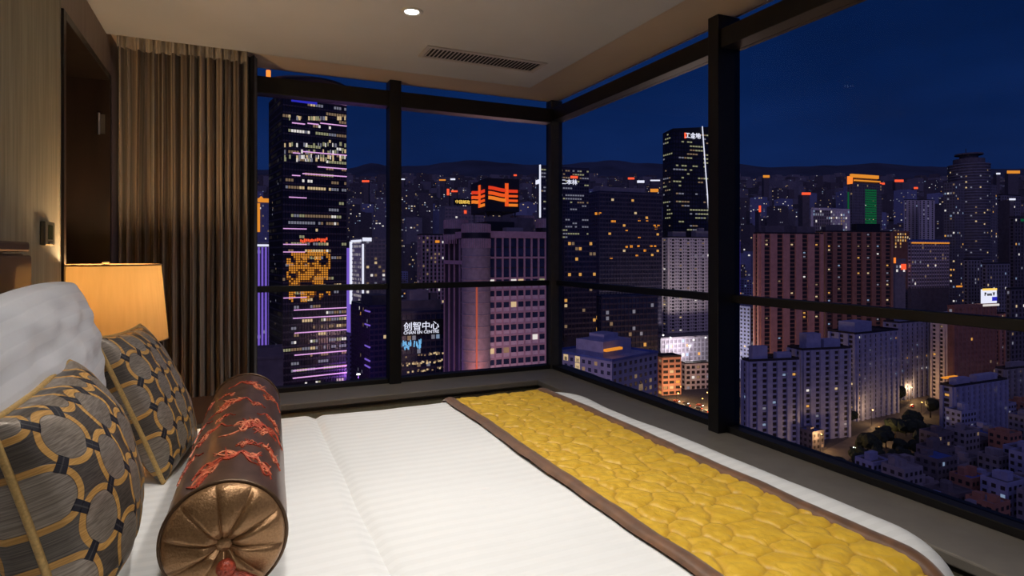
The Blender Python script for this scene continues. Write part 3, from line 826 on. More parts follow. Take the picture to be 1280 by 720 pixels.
# hills behind the city
hp = [(-300, 214), (200, 212), (330, 212), (400, 216), (440, 210), (462, 204), (490, 208), (530, 207), (560, 203), (590, 200), (625, 203), (660, 206), (700, 206), (735, 203), (765, 200), (800, 204), (860, 205), (905, 203), (960, 209), (1040, 207), (1100, 204), (1150, 208), (1250, 211), (1400, 206), (1700, 212)]
def ridge(u):
    for (a, x), (c, y) in zip(hp, hp[1:]):
        if a <= u <= c:
            t = (u - a) / (c - a); t = t * t * (3 - 2 * t); return x + (y - x) * t
    return 212
b = MB()
def hfn(a, c):
    u = -300 + 2000 * a; v = ridge(u) + 0.9 * noise.noise(Vector((u * 0.05, 0, 0))) + 0.5 * noise.noise(Vector((u * 0.2, 3, 0)))
    d = 3900 + 900 * c; zt = EYE + (HZ - v) / FPX * 4800
    p = FW * d + RT * ((u - CX) / FPX * d)
    p.z = ground_z(3900) - 80 + (zt - ground_z(3900) + 80) * (c ** 0.8) + 14 * noise.noise(Vector((u * 0.03, c * 5, 4))) * (1 - c)
    return p
b.grid(220, 8, hfn); hl = b.build('hills', M['hazy_hill'], None, True); struct(hl)

# facade materials
pbr('dark_glass', (0.035, 0.034, 0.060), 0.22, 0.0, noise_s=0.15, noise_amt=0.4)
pbr('blue_glass', (0.030, 0.040, 0.085), 0.25, 0.0, noise_s=0.15, noise_amt=0.4)
pbr('dark_spandrel', (0.075, 0.062, 0.095), 0.5, noise_s=0.3, noise_amt=0.2)
pbr('black_metal', (0.012, 0.012, 0.018), 0.5, noise_s=0.3, noise_amt=0.2)
pbr('pink_granite', (0.50, 0.33, 0.38), 0.6, noise_s=0.5, noise_amt=0.12)
pbr('grey_granite', (0.34, 0.28, 0.30), 0.55, noise_s=0.5, noise_amt=0.15)
pbr('pale_spandrel', (0.66, 0.52, 0.58), 0.6, noise_s=0.5, noise_amt=0.12)
pbr('white_tile', (0.80, 0.72, 0.72), 0.6, noise_s=0.3, noise_amt=0.10)
pbr('lavender_tile', (0.26, 0.29, 0.47), 0.65, noise_s=0.3, noise_amt=0.15)
pbr('grey_tile', (0.22, 0.21, 0.25), 0.7, noise_s=0.3, noise_amt=0.15)
pbr('salmon_tile', (0.66, 0.33, 0.25), 0.7, noise_s=0.3, noise_amt=0.12)
pbr('brown_tile', (0.34, 0.16, 0.11), 0.7, noise_s=0.3, noise_amt=0.15)
pbr('dim_concrete', (0.12, 0.108, 0.13), 0.8, noise_s=0.3, noise_amt=0.2)
pbr('roof_felt', (0.09, 0.085, 0.10), 0.9, noise_s=0.3, noise_amt=0.3)
pbr('blue_roof', (0.06, 0.11, 0.36), 0.5, noise_s=0.3, noise_amt=0.2)
pbr('recess', (0.02, 0.018, 0.024), 0.7, noise_s=0.3, noise_amt=0.3)
pbr('tree_leaf', (0.012, 0.022, 0.010), 0.9, noise_s=0.4, noise_amt=0.5)
pbr('tree_bark', (0.03, 0.02, 0.015), 0.9, noise_s=0.4, noise_amt=0.3)
LIT = [emit('lit_warm', (1.0, 0.72, 0.36), 0.75), emit('lit_warm_dim', (1.0, 0.66, 0.34), 0.22), emit('lit_white', (1.0, 0.92, 0.80), 0.95),
       emit('lit_white_dim', (0.85, 0.85, 0.95), 0.22), emit('lit_orange', (1.0, 0.48, 0.10), 0.85), emit('lit_cool', (0.55, 0.75, 1.0), 0.40), emit('lit_olive', (0.80, 0.78, 0.40), 0.38)]
emit('led_pink', (1.0, 0.50, 0.92), 1.0); emit('led_violet', (0.36, 0.20, 1.0), 0.65); emit('led_blue', (0.06, 0.06, 1.0), 0.5)
emit('led_white', (0.92, 0.92, 1.0), 1.15); emit('led_red', (1.0, 0.10, 0.03), 1.4); emit('led_amber', (1.0, 0.34, 0.03), 1.0)
emit('led_orange', (1.0, 0.24, 0.03), 1.4); emit('led_yellow', (1.0, 0.62, 0.10), 1.4); emit('led_green', (0.02, 0.42, 0.12), 0.22); emit('led_cyan', (0.25, 0.65, 1.0), 0.8)
emit('led_indigo', (0.16, 0.10, 0.85), 0.22); emit('screen_orange', (1.0, 0.36, 0.03), 0.8); emit('screen_dim', (0.8, 0.25, 0.02), 0.14)
emit('flood_white', (1.0, 0.97, 0.85), 3.0)
WARM = [0, 1, 1, 2, 3, 1]; WHITE = [2, 3, 3, 1, 5]; ORANGE = [4, 4, 1, 1, 0]; MIX = [0, 1, 1, 2, 3, 3, 5, 4]; OLIVE = [6, 6, 1, 3]

FOOT = []
class Bld:
    def __init__(s, name, label, cat, us, vtop, d, phi=28, depth=None, group=None, zb=None):
        uL, uC, uR = us
        ph = math.radians(phi)
        s.er = RT * math.cos(ph) + FW * math.sin(ph); s.el = -RT * math.sin(ph) + FW * math.cos(ph)
        s.C = FW * d + RT * ((uC - CX) / FPX * d)
        s.d = d
        s.zt = EYE + (HZ - vtop) / FPX * d
        s.zb = ground_z(d) - 0.5 if zb is None else zb
        s.Lr = s.s_at('r', uR) if uR > uC + 0.5 else (depth or 20)
        s.Ll = s.s_at('l', uL) if uL < uC - 0.5 else (depth or s.Lr)
        if depth and uL < uC - 0.5 and depth < 0: s.Ll = -depth
        ctr = s.C + s.er * s.Lr / 2 + s.el * s.Ll / 2
        s.root = tag(empty(name, (ctr.x, ctr.y, s.zb)), label, cat, group)
        FOOT.append((ctr.x, ctr.y, 0.5 * math.hypot(s.Lr, s.Ll)))
        s.nr, s.nl = -s.el, -s.er
    def dirs(s, f): return (s.er, s.nr, s.Lr) if f == 'r' else (s.el, s.nl, s.Ll)
    def s_at(s, f, u):
        e_ = s.er if f == 'r' else s.el
        x = (u - CX) / FPX
        return (x * FW.dot(s.C) - RT.dot(s.C)) / (RT.dot(e_) - x * FW.dot(e_))
    def z_at(s, f, sp_, v):
        e_ = s.er if f == 'r' else s.el
        return EYE + (HZ - v) / FPX * FW.dot(s.C + e_ * sp_)
    def pt(s, f, sp_, z, off=0.0):
        e_, n, L_ = s.dirs(f); p = s.C + e_ * sp_ + n * off
        return Vector((p.x, p.y, z))
    def fbox(s, mb, f, s0, s1, z0, z1, off0, off1, m=0):
        e_, n, L_ = s.dirs(f)
        mb.obox(s.C + e_ * s0 + n * off0, e_, n, s1 - s0, off1 - off0, z0, z1, m)
    def fquad(s, mb, f, s0, s1, z0, z1, off, m=0):
        q = [s.pt(f, s0, z0, off), s.pt(f, s1, z0, off), s.pt(f, s1, z1, off), s.pt(f, s0, z1, off)]
        mb.quad(*(q if f == 'r' else q[::-1]), m)
    def body(s, mat, name='body', roof='roof_felt', parapet=1.2):
        mb = MB(); mb.obox(s.C, s.er, s.el, s.Lr, s.Ll, s.zb, s.zt, 0); mb.build(name, M[mat], s.root)
        if parapet:
            mb = MB(); i = 0.6
            mb.obox(s.C - s.er * .3 - s.el * .3, s.er, s.el, s.Lr + .6, i, s.zt, s.zt + parapet); mb.obox(s.C + s.el * (s.Ll - i + .3) - s.er * .3, s.er, s.el, s.Lr + .6, i, s.zt, s.zt + parapet)
            mb.obox(s.C - s.er * .3 + s.el * i, s.er, s.el, i, s.Ll - 2 * i, s.zt, s.zt + parapet); mb.obox(s.C + s.er * (s.Lr - i + .3) + s.el * i, s.er, s.el, i, s.Ll - 2 * i, s.zt, s.zt + parapet)
            mb.build('parapet', M[roof if roof != 'roof_felt' else mat], s.root)
        return s
    def facade(s, fs, fh=3.3, cw=4.0, band=0.35, fin=0.15, bmat='dark_spandrel', fmat=None, lit=0.1, pal=MIX, pb=0.35, pf=0.5, vbot=None, vtop=None, winf=(0.8, 0.9), run=0.0):
        B_, F_, W_ = MB(), MB(), MB()
        for f in fs:
            e_, n, L_ = s.dirs(f)
            z1 = s.zt if vtop is None else s.z_at(f, L_ * .5, vtop)
            z0 = s.zb if vbot is None else max(s.zb, s.z_at(f, L_ * .5, vbot))
            nf = max(1, int((z1 - z0) / fh)); nc = max(1, round(L_ / cw)); cwid = L_ / nc
            if band:
                for k in range(nf + 1):
                    zz = z1 - k * fh
                    s.fbox(B_, f, 0, L_, zz - band * fh, zz, -0.1, pb)
            if fin:
                for k in range(nc + 1):
                    h = fin * cwid / 2; c0 = max(0, k * cwid - h); c1 = min(L_, k * cwid + h)
                    s.fbox(F_, f, c0, c1, z0, z1, -0.1, pf)
            for k in range(nf):
                on = False
                p = lit * rnd.choice((0.3, 0.6, 1.0, 1.4, 1.8)); mt = rnd.choice(pal)
                for c in range(nc):
                    on = rnd.random() < (run if on else p)if run else rnd.random() < p
                    if on:
                        if not run or rnd.random() < .3: mt = rnd.choice(pal)
                        zt_ = z1 - k * fh - band * fh; zb_ = z1 - (k + 1) * fh
                        hh = (zt_ - zb_); zc = (zt_ + zb_) / 2
                        s0 = (c + 0.5 - (1 - fin) * winf[0] / 2) * cwid; s1 = (c + 0.5 + (1 - fin) * winf[0] / 2) * cwid
                        s.fquad(W_, f, s0, s1, zc - hh * winf[1] / 2, zc + hh * winf[1] / 2, 0.12, mt)
        if B_.v: B_.build('floor_bands', M[bmat], s.root, kind='stuff')
        if F_.v: F_.build('facade_fins', M[fmat or bmat], s.root, kind='stuff')
        if W_.v: W_.build('lit_windows', LIT, s.root, kind='stuff')
        return s
    def strip(s, f, u0, u1, v0, v1, mat, name='led_strip', off0=0.0, off1=0.8):
        a, c = s.s_at(f, u0), s.s_at(f, u1)
        if a > c: a, c = c, a
        mid = (a + c) / 2
        mb = MB(); s.fbox(mb, f, a, c, s.z_at(f, mid, v1), s.z_at(f, mid, v0), off0, off1)
        return mb.build(name, M[mat], s.root)
    def roofbox(s, a0, a1, c0, c1, h, mat, name='roof_hut', z=None):
        mb = MB(); z = s.zt if z is None else z
        mb.obox(s.C + s.er * s.Lr * a0 + s.el * s.Ll * c0, s.er, s.el, s.Lr * (a1 - a0), s.Ll * (c1 - c0), z, z + h)
        return mb.build(name, M[mat], s.root)
    def sign(s, f, txt, u0, u1, vc, mat, off=1.0, name='sign_lettering', maxh=None):
        a, c = s.s_at(f, u0), s.s_at(f, u1)
        if a > c: a, c = c, a
        me = text_mesh(txt, 1.0, 'LEFT', 0.06)
        xs = [q.co.x for q in me.vertices]; ys = [q.co.y for q in me.vertices]
        k = (c - a) / (max(xs) - min(xs)); ky = k if not maxh else maxh / (max(ys) - min(ys))
        e_, n, L_ = s.dirs(f); z = s.z_at(f, (a + c) / 2, vc); ymid = (max(ys) + min(ys)) / 2
        for q in me.vertices:
            t = (q.co.x - min(xs)) * k
            sp_ = a + t if f == 'r' else c - t
            q.co = s.pt(f, sp_, z + (q.co.y - ymid) * ky, off + q.co.z * k)
        if f == 'l': me.flip_normals()
        me.materials.clear(); me.materials.append(M[mat])
        o = bpy.data.objects.new(name, me); o['kind'] = 'stuff'; COL.objects.link(o); o.parent = s.root; o.matrix_parent_inverse = Matrix.Translation(s.root.location).inverted()
        return o

# ---- dark glass tower with pink light lines (far left)
t1 = Bld('glass_tower', 'tall dark glass tower with pink light lines beside the curtain', 'tower', (337, 353, 433), 112, 330, 33)
t1.body('dark_glass', parapet=0)
t1.facade('lr', 3.9, 1.5, 0.22, 0.10, 'dark_spandrel', 'black_metal', 0.15, WARM + OLIVE, vbot=500, run=0.75, winf=(0.9, 0.5))
for u0, u1, v0, m_ in ((413, 433, 130, 'led_pink'), (365, 381, 154.5, 'led_pink'), (384, 398, 155, 'led_pink'), (400, 433, 156, 'led_pink'), (366, 375, 191.5, 'led_pink'), (378, 433, 192, 'led_pink'),
                      (397, 433, 210, 'led_pink'), (365, 375, 219.5, 'led_pink'), (378, 433, 219, 'led_pink'), (361, 383, 247, 'led_pink'), (354, 383, 286, 'led_pink'), (354, 383, 305.5, 'led_pink'), (354, 381, 315, 'led_pink'),
                      (354, 383, 372, 'led_pink'), (367, 433, 386, 'led_pink'), (366, 433, 396, 'led_pink'), (368, 433, 414, 'led_pink'), (368, 433, 441, 'led_pink'), (366, 433, 460, 'led_pink'), (366, 433, 469, 'led_pink')):
    t1.strip('r', u0, u1, v0 - 0.55, v0 + 0.55, m_)
t1.strip('r', 364, 396, 125, 129, 'led_blue', 'blue_sign')
W_ = MB()
rr_ = random.Random(2)
for k in range(5):
    for q in range(26):
        if rr_.random() < .62:
            vv = (148 if k == 0 else 172 + k * 9 if k < 3 else 187 + k * 3) + (0 if k == 0 else rr_.uniform(-1, 1))
            u = 355 + q * 3
            a = t1.s_at('r', u); c = t1.s_at('r', u + rr_.uniform(1.2, 2.8)); zz = t1.z_at('r', a, vv)
            t1.fquad(W_, 'r', a, c, zz - 1.1, zz + 1.1, 0.62, rr_.choice((6, 6, 2, 0, 3)))
W_.build('office_lights', LIT, t1.root, kind='stuff')
S_ = MB()
for k in range(24):
    for q in range(19):
        n_ = noise.noise(Vector((q * .35, k * .3, 2)))
        if n_ - ((q - 9) / 11) ** 4 - ((k - 12) / 13) ** 4 * .8 > -0.45:
            u = 358 + q * 2.9; vv = 313 + k * 2.75
            a = t1.s_at('r', u); c = t1.s_at('r', u + 2.2); zz = t1.z_at('r', a, vv)
            t1.fquad(S_, 'r', a, c, zz - .45, zz + .45, 0.66, 0 if n_ + rr_.uniform(-.3, .3) > -0.12 else 1)
S_.build('media_screen', [M['screen_orange'], M['screen_dim']], t1.root, kind='stuff')
S_ = MB()
for q in range(15):
    u = 375 + q * 2.3; a = t1.s_at('r', u); c = t1.s_at('r', u + 1.5); zz = t1.z_at('r', a, 301 - q * .15 + rr_.uniform(-1, 1)); t1.fbox(S_, 'r', a, c, zz - .6 - rr_.random(), zz + .6, 0.5, 0.9)
S_.build('red_sign', M['led_red'], t1.root, kind='stuff')
mb = MB(); cc = t1.C + t1.er * t1.Lr * .5 + t1.el * t1.Ll * .5
mb.lathe([(t1.Lr * .42, 0), (t1.Lr * .46, 3.0), (t1.Lr * .62, 6.5), (t1.Lr * .66, 8.0), (t1.Lr * .60, 8.6), (0.1, 8.6)], 40, (cc.x, cc.y, t1.zt)); mb.build('rooftop_bowl', M['black_metal'], t1.root, True)
p_ = P(335.5, 97, 330); mb = MB(); mb.tube([p_, P(335.5, 88, 330)], 1.2, 8); mb.build('beacon', M['led_orange'], t1.root)
mb = MB()
for k in range(13):
    u = 339 + rr_.uniform(0, 12); vv = rr_.uniform(200, 450); a = t1.s_at('l', u)
    zz = t1.z_at('l', a, vv); t1.fquad(mb, 'l', a - .6, a + .6, zz - .5, zz + .5, .6, rr_.choice((1, 3)))
mb.build('side_lights', LIT, t1.root, kind='stuff')

# ---- violet lit buildings at the window's left edge
q = Bld('hotel_building', 'building with a golden lit crown left of the glass tower', 'building', (296, 300, 337), 251, 800, 25).body('lavender_tile').facade('r', 3.4, 3.2, .3, .4, 'lavender_tile', lit=.15, pal=WARM, vbot=300)
q.strip('r', 322, 337, 248, 253, 'led_amber', 'crown_light'); q.strip('r', 320, 325, 254, 290, 'led_amber', 'crown_light')
mb = MB(); c_ = q.C + q.er * q.Lr * .72 + q.el * 8
mb.lathe([(7, 0), (6.8, 1.5), (3.2, 3), (3.0, 5), (0.2, 8)], 6, (c_.x, c_.y, q.zt)); mb.build('lit_crown', M['led_amber'], q.root)
q = Bld('violet_tower', 'building covered with violet light columns left of the glass tower', 'building', (300, 306, 341), 305, 430, 25).body('grey_tile').facade('r', 3.4, 3.4, .25, .3, 'grey_tile', lit=.08, vbot=460)
for k in range(5):
    q.strip('r', 318 + k * 4.4, 320.2 + k * 4.4, 309, 445, 'led_violet', 'light_column')
q.strip('r', 318, 340, 305.5, 308, 'led_white', 'light_band')
q = Bld('billboard_block', 'low block with bright white billboards at the foot of the glass tower', 'building', (300, 304, 352), 436, 290, 22).body('dim_concrete').facade('r', 4, 4, .3, .2, 'dim_concrete', lit=.35, vbot=500)
q.strip('r', 324, 335, 439, 455, 'led_white', 'billboard'); q.strip('r', 338, 350, 452, 465, 'led_white', 'billboard'); q.strip('r', 336, 350, 470, 482, 'led_amber', 'billboard')

# ---- tower with white light edges
q = Bld('light_edged_tower', 'tower outlined with white vertical light bars right of the pink lined tower', 'tower', (438, 452, 482), 299, 520, 30).body('grey_tile')
q.facade('r', 3.6, 3.3, .35, .25, 'grey_granite', lit=.16, pal=WARM, vbot=480); q.facade('l', 3.6, 3.0, .35, .3, 'white_tile', lit=.75, pal=[2, 3, 2], vbot=382)
q.strip('l', 438, 440.5, 302, 380, 'led_white', 'light_bar'); q.strip('r', 452.2, 454.6, 305, 382, 'led_white', 'light_bar')
q.strip('l', 440, 452, 300, 302.5, 'led_white', 'light_bar'); q.strip('r', 453, 464, 297, 301.5, 'led_white', 'roof_sign', .2, 1.2)
q.strip('l', 434, 438.2, 310, 450, 'led_violet', 'violet_glow')
q = Bld('hidden_tower', 'dark office block with violet light marks below the light edged tower', 'building', (440, 462, 500), 384, 400, 30).body('blue_glass').facade('lr', 3.6, 3.0, .3, .12, 'dark_spandrel', lit=.05, pal=MIX, vbot=480)
q.roofbox(.2, .8, .2, .8, 7, 'dim_concrete')
for v_ in (388, 405, 432, 449, 457): q.strip('l', 457, 463, v_, v_ + 1.6, 'led_violet')

# ---- centre with the sign
q = Bld('sign_building', 'dark block with white lettering and blue lit storey left of the granite building', 'building', (488, 496, 556), 392, 350, 24).body('blue_glass')
q.facade('r', 4.0, 3.0, .3, .10, 'dark_spandrel', lit=.10, pal=WHITE, vbot=478)
q.roofbox(.05, .95, .2, .9, 7, 'dim_concrete'); q.roofbox(.3, .7, .3, .7, 13, 'grey_tile'); q.roofbox(.75, .9, .3, .6, 11, 'dim_concrete')
q.strip('r', 500, 556, 399.5, 418.5, 'black_metal', 'sign_panel', 0, 0.9)
q.sign('r', '创智中心', 504, 548, 407, 'led_white', 1.1); q.sign('r', 'CHAN EN CENTRE', 504, 548, 414.8, 'led_white', 1.1)
rr_ = random.Random(4)
W_ = MB()
for k in range(42):
    u = 499 + rr_.uniform(0, 28); vv = rr_.uniform(428, 436) - (u - 499) * .08; a = q.s_at('r', u); zz = q.z_at('r', a, vv)
    q.fquad(W_, 'r', a - .35, a + .35, zz - rr_.uniform(.4, 1.5), zz + rr_.uniform(.4, 1.5), .6, 0)
for k in range(60):
    u = 500 + rr_.uniform(0, 55); vv = rr_.choice((447, 456, 457, 466)) - (u - 499) * .12 + rr_.uniform(-1.2, 1.2); a = q.s_at('r', u); zz = q.z_at('r', a, vv)
    q.fquad(W_, 'r', a - .5, a + .5, zz - .5, zz + .5, .6, rr_.choice((1, 2)))
W_.build('shop_lights', [M['led_cyan'], LIT[1], LIT[0]], q.root, kind='stuff')

# ---- granite office building with cylinders and the red emblem
g = Bld('granite_office', 'pink granite office building with round corner towers under the red emblem', 'building', (556, 590, 690), 291, 300, 26)
g.body('recess', parapet=0)
B_, F_ = MB(), MB()
for f, vb in (('r', 470), ('l', 470)):
    e_, n, L_ = g.dirs(f)
    nc = 11 if f == 'r' else 5
    zt, zb2 = g.zt, g.z_at(f, L_ / 2, 490)
    for k in range(nc + 1):
        c0 = k * L_ / nc
        g.fbox(F_, f, max(0, c0 - .42), min(L_, c0 + .42), zb2, zt, -.1, .7)
    g.fbox(B_, f, 0, L_, zt - 2.4, zt + 1.0, -.1, 1.0)
g.fbox(B_, 'l', 0, g.Ll, g.zt - 16, g.zt - 14, -.1, .8)
zrow = []
z_ = g.zt - 2.4
for k in range(30):
    h = 10.5 if k < 2 else 5.8
    zrow.append((z_ - h, z_, k)); z_ -= h
    if z_ < g.zb + 5: break
for z0, z1, k in zrow: g.fbox(B_, 'r', 0, g.Lr, z0, z0 + 1.0, -.1, .62)
F_.build('pilasters', M['pink_granite'], g.root, kind='stuff'); B_.build('cornices', M['pink_granite'], g.root, kind='stuff')
rr_ = random.Random(9)
wl_ = {}
nc = 11; cwid = g.Lr / nc
for z0, z1, k in zrow[:12]:
    for c in range(2, nc):
        s0, s1 = c * cwid + .45, (c + 1) * cwid - .45
        if k >= 2:
            mb = MB(); g.fbox(mb, 'r', s0, s1, z0 + 1.0, z0 + 3.0, 0, .35); mb.build('spandrel_panel', M['pale_spandrel'], g.root)
            z0w = z0 + 3.0
        else: z0w = z0 + 1.0
        litp = rr_.random() < (.09 if k != 2 else .4)
        zz = [(z0w, z1)] if k >= 2 else [(z0w + .2, (z0w + z1) / 2 - .3), ((z0w + z1) / 2 + .3, z1 - .3)]
        for a0, a1 in zz:
            mb = MB(); g.fbox(mb, 'r', s0, s1, a0, a1, 0, .12); mb.build('window', LIT[rr_.choice((0, 2, 1, 6, 1))] if litp and rr_.random() < (.75 if k > 1 else .3) else M['blue_glass'], g.root)
# cylinders
def roundtower(u, d, ru, vt, vb, striped=True, rootb=g):
    c = P(u, HZ, d); R_ = ru / FPX * d; zt = EYE + (HZ - vt) / FPX * d; zb_ = EYE + (HZ - vb) / FPX * d
    mb = MB(); mb.lathe([(R_, zb_), (R_, zt), (R_ * .8, zt), (R_ * .8, zt - .8), (0.01, zt - .8)], 40, (c.x, c.y, 0)); o_ = mb.build('round_tower', M['grey_granite'], rootb.root, True)
    o_.data.polygons.foreach_set('use_smooth', [False] * len(o_.data.polygons))
    if striped:
        h = zt - (EYE + (HZ - (vt + 30)) / FPX * d)
        mb = MB(); mb.lathe([(R_ * 1.02, zt - h * .60), (R_ * 1.02, zt - h * .38)], 40, (c.x, c.y, 0)); mb.build('dark_ring', M['black_metal'], rootb.root)
        mb = MB()
        for k in range(40):
            a = k / 40 * 2 * PI; p = Vector((c.x + R_ * math.cos(a), c.y + R_ * math.sin(a), 0))
            for z0, z1 in ((zt - h * .36, zt - .3), (zt - h, zt - h * .62)): mb.tube([p + Vector((0, 0, z0)), p + Vector((0, 0, z1))], .28, 4)
        mb.build('ribs', M['pink_granite'], rootb.root, kind='stuff')
    return c, R_
c_, R_ = roundtower(595, 303, 18, 280, 490)
mb = MB()
for k in range(18):
    z = g.zt - 12 - k * 5.8
    mb.lathe([(R_ * 1.01, z), (R_ * 1.03, z + .2), (R_ * 1.03, z + .5), (R_ * 1.01, z + .7)], 40, (c_.x, c_.y, 0))
mb.build('stone_courses', M['grey_granite'], g.root, kind='stuff')
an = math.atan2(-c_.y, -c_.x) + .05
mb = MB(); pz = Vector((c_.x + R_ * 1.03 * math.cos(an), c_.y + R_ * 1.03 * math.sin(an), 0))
emit('red_glow', (1.0, 0.20, 0.10), 0.40)
mb.tube([pz + Vector((0, 0, EYE - (352 - HZ) / FPX * 296)), pz + Vector((0, 0, EYE - (478 - HZ) / FPX * 296))], .45, 6); mb.build('red_glow_strip', M['red_glow'], g.root)  # glowing strip stands in for red light reflected on the round tower
l = bpy.data.lights.new('added_red_spot', 'SPOT'); l.energy = 9000; l.color = (1.0, .16, .06); l.spot_size = math.radians(70); l.spot_blend = .8; l.shadow_soft_size = .5  # unseen red spot, added to cast a red glow on the round tower
o = bpy.data.objects.new('added_red_spot', l); COL.objects.link(o); ap = Vector((c_.x + (R_ + 6) * math.cos(an), c_.y + (R_ + 6) * math.sin(an), EYE - (490 - HZ) / FPX * 290)); o.location = ap
o.rotation_euler = (Vector((c_.x, c_.y, EYE - 25)) - ap).to_track_quat('-Z', 'Y').to_euler(); o.parent = g.root; o.matrix_parent_inverse = Matrix.Translation(g.root.location).inverted()
roundtower(570, 325, 15, 275, 300); roundtower(653, 345, 14.5, 270, 300); roundtower(686, 330, 16, 274, 300)
g.roofbox(.28, .62, .25, .7, 6.5, 'black_metal', 'roof_plant'); g.roofbox(.45, .66, .08, .2, 3.2, 'grey_tile', 'roof_plant'); g.roofbox(.28, .9, .3, .34, 9, 'dim_concrete', 'roof_frame')
# emblem billboard on its frame
e1 = Bld('emblem_billboard', 'two sided rooftop billboard with a glowing red emblem', 'billboard', (589, 607, 649), 222.5, 318, 17, zb=0)
e1.zb = e1.z_at('r', 0, 264); e1.root.location.z = e1.zb
mb = MB(); mb.obox(e1.C, e1.er, e1.el, e1.Lr, e1.Ll, e1.zb, e1.zt); mb.build('panel_box', M['black_metal'], e1.root)
for a in (.05, .5, .93):
    for c in (.1, .9):
        p = e1.C + e1.er * e1.Lr * a + e1.el * e1.Ll * c
        mb = MB(); mb.tube([(p.x, p.y, g.zt - .5), (p.x, p.y, e1.zb)], .4, 6); mb.build('post', M['dim_concrete'], e1.root)
emit('emblem_red', (1.0, 0.055, 0.012), 0.95); emit('emblem_mid', (1.0, 0.11, 0.012), 1.1); emit('emblem_low', (1.0, 0.24, 0.02), 1.1)
def emblem(f, L_, zt, zb_):
    H = zt - zb_
    fr_ = (lambda x: x * L_) if f == 'r' else (lambda x: (1 - x) * L_)
    def bar(x0, x1, y0, y1, mt):
        mb = MB(); a, c = sorted((fr_(x0), fr_(x1))); e1.fbox(mb, f, a, c, zb_ + y0 * H, zb_ + y1 * H, 0, .5); mb.build('emblem_bar', M[mt], e1.root)
    for yc, mt in ((.70, 'emblem_red'), (.545, 'emblem_mid'), (.40, 'emblem_low')):
        mb = MB()
        for k in range(8):
            x0, x1 = .08 + k * .064, .08 + (k + 1) * .064
            yy = lambda x: yc + .035 * math.cos((x - .08) / .5 * PI) - .02
            q4 = [(x0, yy(x0) - .05), (x1, yy(x1) - .05), (x1, yy(x1) + .05), (x0, yy(x0) + .05)]
            if f == 'l': q4 = q4[::-1]
            lo = [e1.pt(f, fr_(x), zb_ + y * H, 0) for x, y in q4]; hi = [e1.pt(f, fr_(x), zb_ + y * H, .5) for x, y in q4]
            mb.hexa(lo + hi)
        mb.build('emblem_bar', M[mt], e1.root)
    bar(.57, .67, .16, .86, 'emblem_mid')
    for y0, y1, mt in ((.58, .67, 'emblem_red'), (.44, .51, 'emblem_mid'), (.30, .37, 'emblem_mid'), (.16, .24, 'emblem_low')): bar(.68, .95, y0, y1, mt)
emblem('r', e1.Lr, e1.zt, e1.zb); emblem('l', e1.Ll, e1.zt, e1.zb)
q = Bld('pale_block', 'pale flat building under a small yellow sign left of the emblem', 'building', (549, 556, 605), 259, 560, 24).body('grey_tile').facade('r', 3.3, 3.2, .45, .3, 'grey_granite', lit=.05, pal=WARM, vbot=300)
q.strip('r', 567, 589, 248.5, 256.5, 'black_metal', 'sign_panel', .2, .8); q.sign('r', '中国邮政', 569, 587, 252.5, 'led_yellow', 1.0); q.strip('r', 580, 583, 263, 267, 'led_red', 'sign_lamp')
q = Bld('mid_apartment', 'dim pink apartment block behind the lettered building', 'building', (522, 527, 556), 294, 480, 24).body('recess').facade('lr', 3.2, 3.4, .35, .45, 'grey_tile', 'pink_granite', lit=.14, pal=WARM, vbot=380)
q.strip('r', 544, 549, 300.5, 303.5, 'led_amber', 'sign_lamp')

# ---- towers seen past the corner post
q = Bld('dark_glass_tower', 'dark glass tower with a white roof sign behind the window corner', 'tower', (672, 676, 736), 209, 680, 18).body('dark_glass')
q.facade('r', 4.0, 3.0, .3, .1, 'dark_spandrel', lit=.30, pal=OLIVE + [3], vbot=420, run=.7, winf=(.9, .6)); q.strip('l', 675.0, 676.2, 206, 272, 'led_white', 'light_bar', 0, 1.0); q.strip('l', 671, 674.5, 225, 230, 'led_white', 'sign_panel', .5, 1.5)
q.sign('r', '二本林', 701, 721, 227.5, 'led_white', 1.0); q.strip('r', 713, 722, 220, 223, 'led_red', 'sign_lamp')
q = Bld('amber_window_block', 'broad dark office block with scattered amber windows', 'building', (736, 749, 827), 240, 520, 22).body('dark_glass')
q.facade('lr', 3.7, 2.9, .35, .08, 'dark_spandrel', lit=.02, pal=[4, 4, 0], vbot=425, winf=(1.0, .8)); q.roofbox(.03, .75, .1, .8, 5, 'grey_tile', 'roof_louvre')
for u_, v_ in ((765, 277), (768, 277), (799, 275), (809, 275), (783, 289), (799, 296), (806, 313), (783, 309), (789, 308), (798, 307), (764, 322), (796, 320), (745, 267), (750, 267), (818, 281), (823, 281), (820, 285), (814, 307), (819, 307)):
    q.strip('r', u_ - 1.5, u_ + 1.5, v_ - 1.6, v_ + 1.6, 'led_amber', 'lit_window', 0.1, 0.2)
q = Bld('amber_low_block', 'lower dark block with amber windows in front of the broad office block', 'building', (700, 705, 745), 300, 430, 22).body('dark_glass').facade('r', 3.7, 2.9, .35, .08, 'dark_spandrel', lit=.10, pal=ORANGE, vbot=420)
q = Bld('shop_podium', 'dark podium with lit shopfronts below the broad office block', 'building', (739, 752, 822), 372, 440, 22).body('blue_glass').facade('lr', 4.2, 3.2, .3, .08, 'dark_spandrel', lit=.06, pal=[4, 1, 3, 3], vbot=440)
q = Bld('slanted_top_tower', 'dark tower with a slanted top and a white slanting light line', 'tower', (829, 841, 889), 163, 600, 18).body('dark_glass', parapet=0)
q.facade('lr', 4.0, 3.2, .28, .08, 'black_metal', lit=.14, pal=OLIVE, vbot=330, run=.7, winf=(.95, .5))
mb = MB(); tz = [q.C, q.C + q.er * q.Lr, q.C + q.er * q.Lr + q.el * q.Ll, q.C + q.el * q.Ll]; hh = [2, 6.5, 6.5, -2 + 2.5]
